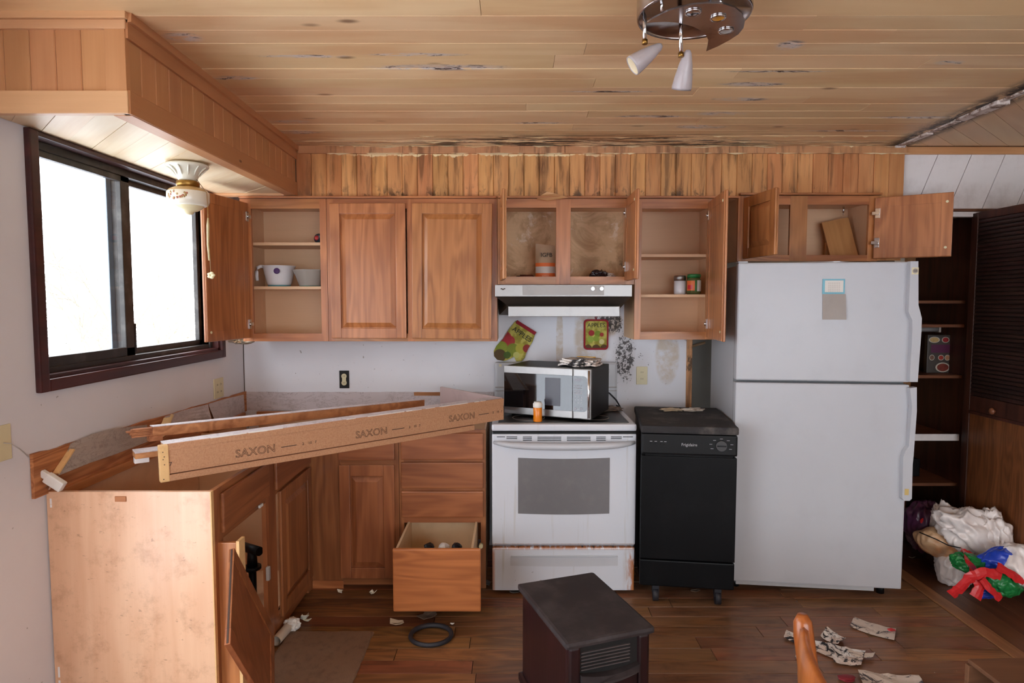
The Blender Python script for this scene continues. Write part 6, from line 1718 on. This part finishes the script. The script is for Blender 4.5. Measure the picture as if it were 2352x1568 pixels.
PZ = 2.352
rim = [(1483, 53), (1498, 44), (1515, 35), (1536, 25), (1559, 18), (1591, 11), (1625, 8), (1660, 9), (1688, 18), (1704, 31), (1711, 48), (1708, 64), (1696, 79), (1676, 92), (1650, 106), (1622, 118),
       (1625, 106), (1627, 92), (1622, 82), (1614, 74), (1604, 67), (1591, 61), (1577, 57), (1561, 53), (1545, 51), (1527, 50), (1505, 51)]
poly = [tuple(at(x, y, 'Z', PZ)[:2]) for x, y in rim]
g = G(); g.prism([(x, y, PZ) for x, y in poly], (0, 0, .005)); sw_ = part('swirl_plate', g, m_chromed, t, world=True)
for px, py, mt, nm in ((1592, 31, m_chrome, 'lamp_lens'), (1649, 43, plain('amber_lens', (190, 130, 40), .2), 'lamp_lens'), (1667, 73, plain('frosted_lens', (180, 176, 172), .3), 'lamp_lens')):
    c = at(px, py, 'Z', PZ - .004); g = G(); g.lathe((c.x, c.y, PZ), [(.016, .002), (.022, .0), (.022, -.004), (.018, -.005), (.016, -.002)], 24); lr = part('lamp_ring', g, m_chrome, t, world=True)
    g = G(); g.lathe((c.x, c.y, PZ), [(0, -.001), (.010, -.001), (.0165, -.003)], 20); part(nm, g, mt, lr, world=True)
for px, py in ((1520, 20), (1630, 20), (1655, 12)):
    c = at(px, py, 'Z', PZ + .01); g = G(); g.cyl((c.x, c.y, PZ + .004), (c.x, c.y, 2.40), .004, None, 8); part('spacer', g, m_chrome, t, world=True)
for (px, y0, y1, Y, tip, mouth) in ((1480, 30, 98, 1.84, (1520, 103), (1452, 152)), (1563, 55, 128, 1.85, (1581, 114), (1565, 206))):
    a, b = at(px, y0, 'Y', Y), at(px + 1, y1, 'Y', Y); a.z = 2.40
    g = G(); g.cyl(a, b, .0055, None, 10); rod = part('stem', g, m_chrome, t, world=True)
    tp_, mo_ = at(*tip, 'Y', Y + (.01 if px < 1500 else .0)), at(*mouth, 'Y', Y + (.012 if px < 1500 else .045)); ax = (mo_ - tp_); L = ax.length
    g = G(); r = .029
    g.lathe(tp_, [(0, 0), (.006, .001), (.011, L * .08), (.019, L * .35), (.026, L * .7), (r, L * .93), (r - .001, L), (r - .003, L * .97), (.022, L * .7)], 24, axis=ax); cone = part('frosted_cone', g, m_frost, t, world=True)
    g = G(); g.lathe(tp_ + ax * .95, [(0, 0), (.018, 0), (r - .003, L * .03)], 20, axis=ax); part('bulb_face', g, plain('bulb_face', (240, 226, 190), .3) if 'bulb_face' not in bpy.data.materials else bpy.data.materials['bulb_face'], cone, world=True)
    g = G(); g.cyl(b + Vector((0, 0, .008)), b - Vector((0, 0, .004)), .008, None, 10); part('swivel', g, m_brass, rod, world=True)

# ------------------------------------------------------------------ porcelain pull-chain lamp
c = at(430, 376, 'Z', LZ0 - .002)
t = thing('pull_chain_lamp', 'white porcelain pull chain lamp with floral milk glass shade under the bulkhead', 'lamp', (c.x, c.y, LZ0 - .0065))
k_ = 1.0
g = G(); g.lathe((0, 0, 0), [(0, 0), (.086, 0), (.088, -.005), (.085, -.011), (.070, -.018), (.056, -.030), (.046, -.046), (.040, -.062), (.036, -.070), (0, -.070)], 40); ba = part('porcelain_base', g, m_porc, t)
for i in range(12):
    a_ = 2 * pi * i / 12; g = G(); V = [Vector((r * cos(a_), r * sin(a_), z)) for r, z in ((.082, -.013), (.069, -.022), (.057, -.034), (.047, -.050))]; g.tube(V, [.002, .004, .004, .001], 6); part('relief_leaf', g, m_porc, ba)
g = G(); g.lathe((0, 0, -.070), [(0, 0), (.037, 0), (.046, -.004), (.048, -.012), (.047, -.024), (.043, -.027), (0, -.027)], 32); part('brass_collar', g, m_brass, t)
g = G(); g.lathe((0, 0, -.097), [(0, 0), (.045, 0), (.062, -.006), (.076, -.013), (.084, -.022)], 36); sh = part('amber_shoulder', g, m_amberband, t)
g = G(); g.lathe((0, 0, -.119), [(.084, 0), (.0865, -.004), (.086, -.040), (.080, -.056), (.072, -.060), (.064, -.061)], 36); s2_ = part('glass_shade', g, m_milk, t)
g = G(); g.lathe((0, 0, -.180), [(.064, 0), (.052, -.012), (.038, -.020), (.022, -.026), (.018, -.033), (.010, -.037), (0, -.038)], 32); part('glass_bowl_tip', g, plain('cream_glass', (232, 218, 176), .2, dirt=.03), t)
random.seed(40)
for i in range(26):
    a_ = radians(-100 + random.uniform(-34, 34)); zz_ = -.140 + random.uniform(-.020, .016) * (1 - abs(math.degrees(a_) + 100) / 60); rr = .0868; g = G()
    cc = Vector((rr * cos(a_), rr * sin(a_), zz_)); nn = Vector((cos(a_), sin(a_), 0)); g.lathe(cc, [(0, .0006), (random.uniform(.003, .0055), .0003), (.0056, -.001)], 6, axis=nn)
    part('gold_flower', g, m_gold if i % 3 else plain('rust_flower', (176, 106, 80), .5) if 'rust_flower' not in bpy.data.materials else bpy.data.materials['rust_flower'], s2_)
P = [at(452, 412, 'Y', c.y), at(463, 427, 'Y', c.y), at(475, 443, 'Y', c.y - .02), at(477, 470, 'Y', c.y - .02), at(478, 505, 'Y', c.y - .02)]
g = G(); g.tube(P, .0012, 5); ch_ = part('pull_chain', g, m_brass, t, world=True)
P = [at(478, 500, 'Y', c.y - .02), at(478, 560, 'Y', c.y - .02), at(481, 598, 'Y', c.y - .02)]
g = G(); g.tube([P[0], P[0].lerp(P[1], .3), P[1], P[2]], [.003, .006, .005, .004], 6); part('tassel', g, plain('gold_tassel', (206, 188, 140), .4, dirt=.3, dsc=40), ch_, world=True)
P = [at(480, 560, 'Y', c.y - .025), at(483, 600, 'Y', c.y - .025), at(484, 628, 'Y', c.y - .025)]
g = G(); g.tube(P, .001, 5); part('pull_string', g, m_gold, ch_, world=True)
e = at(485, 632, 'Y', c.y - .025)
for k in range(5):
    g = G(); a_ = 2 * pi * k / 5; g.blob(e + Vector((.009 * cos(a_), 0, .009 * sin(a_))), (.009, .006, .007), k, 2, .1); part('glass_petal', g, m_cream, ch_, world=True)

# grey cable in the gap behind the fridge
P = [(1.14, 4.40, 1.24), (1.25, 4.42, 1.245), (1.36, 4.44, 1.275)]
g = G(); g.tube([Vector(p) - Vector(P[0]) for p in P], .010, 6); single('wall_cable', g, plain('tan_cable', (150, 126, 100), .6), 'tan cable crossing the narrow gap left of the fridge', 'cable', P[0])
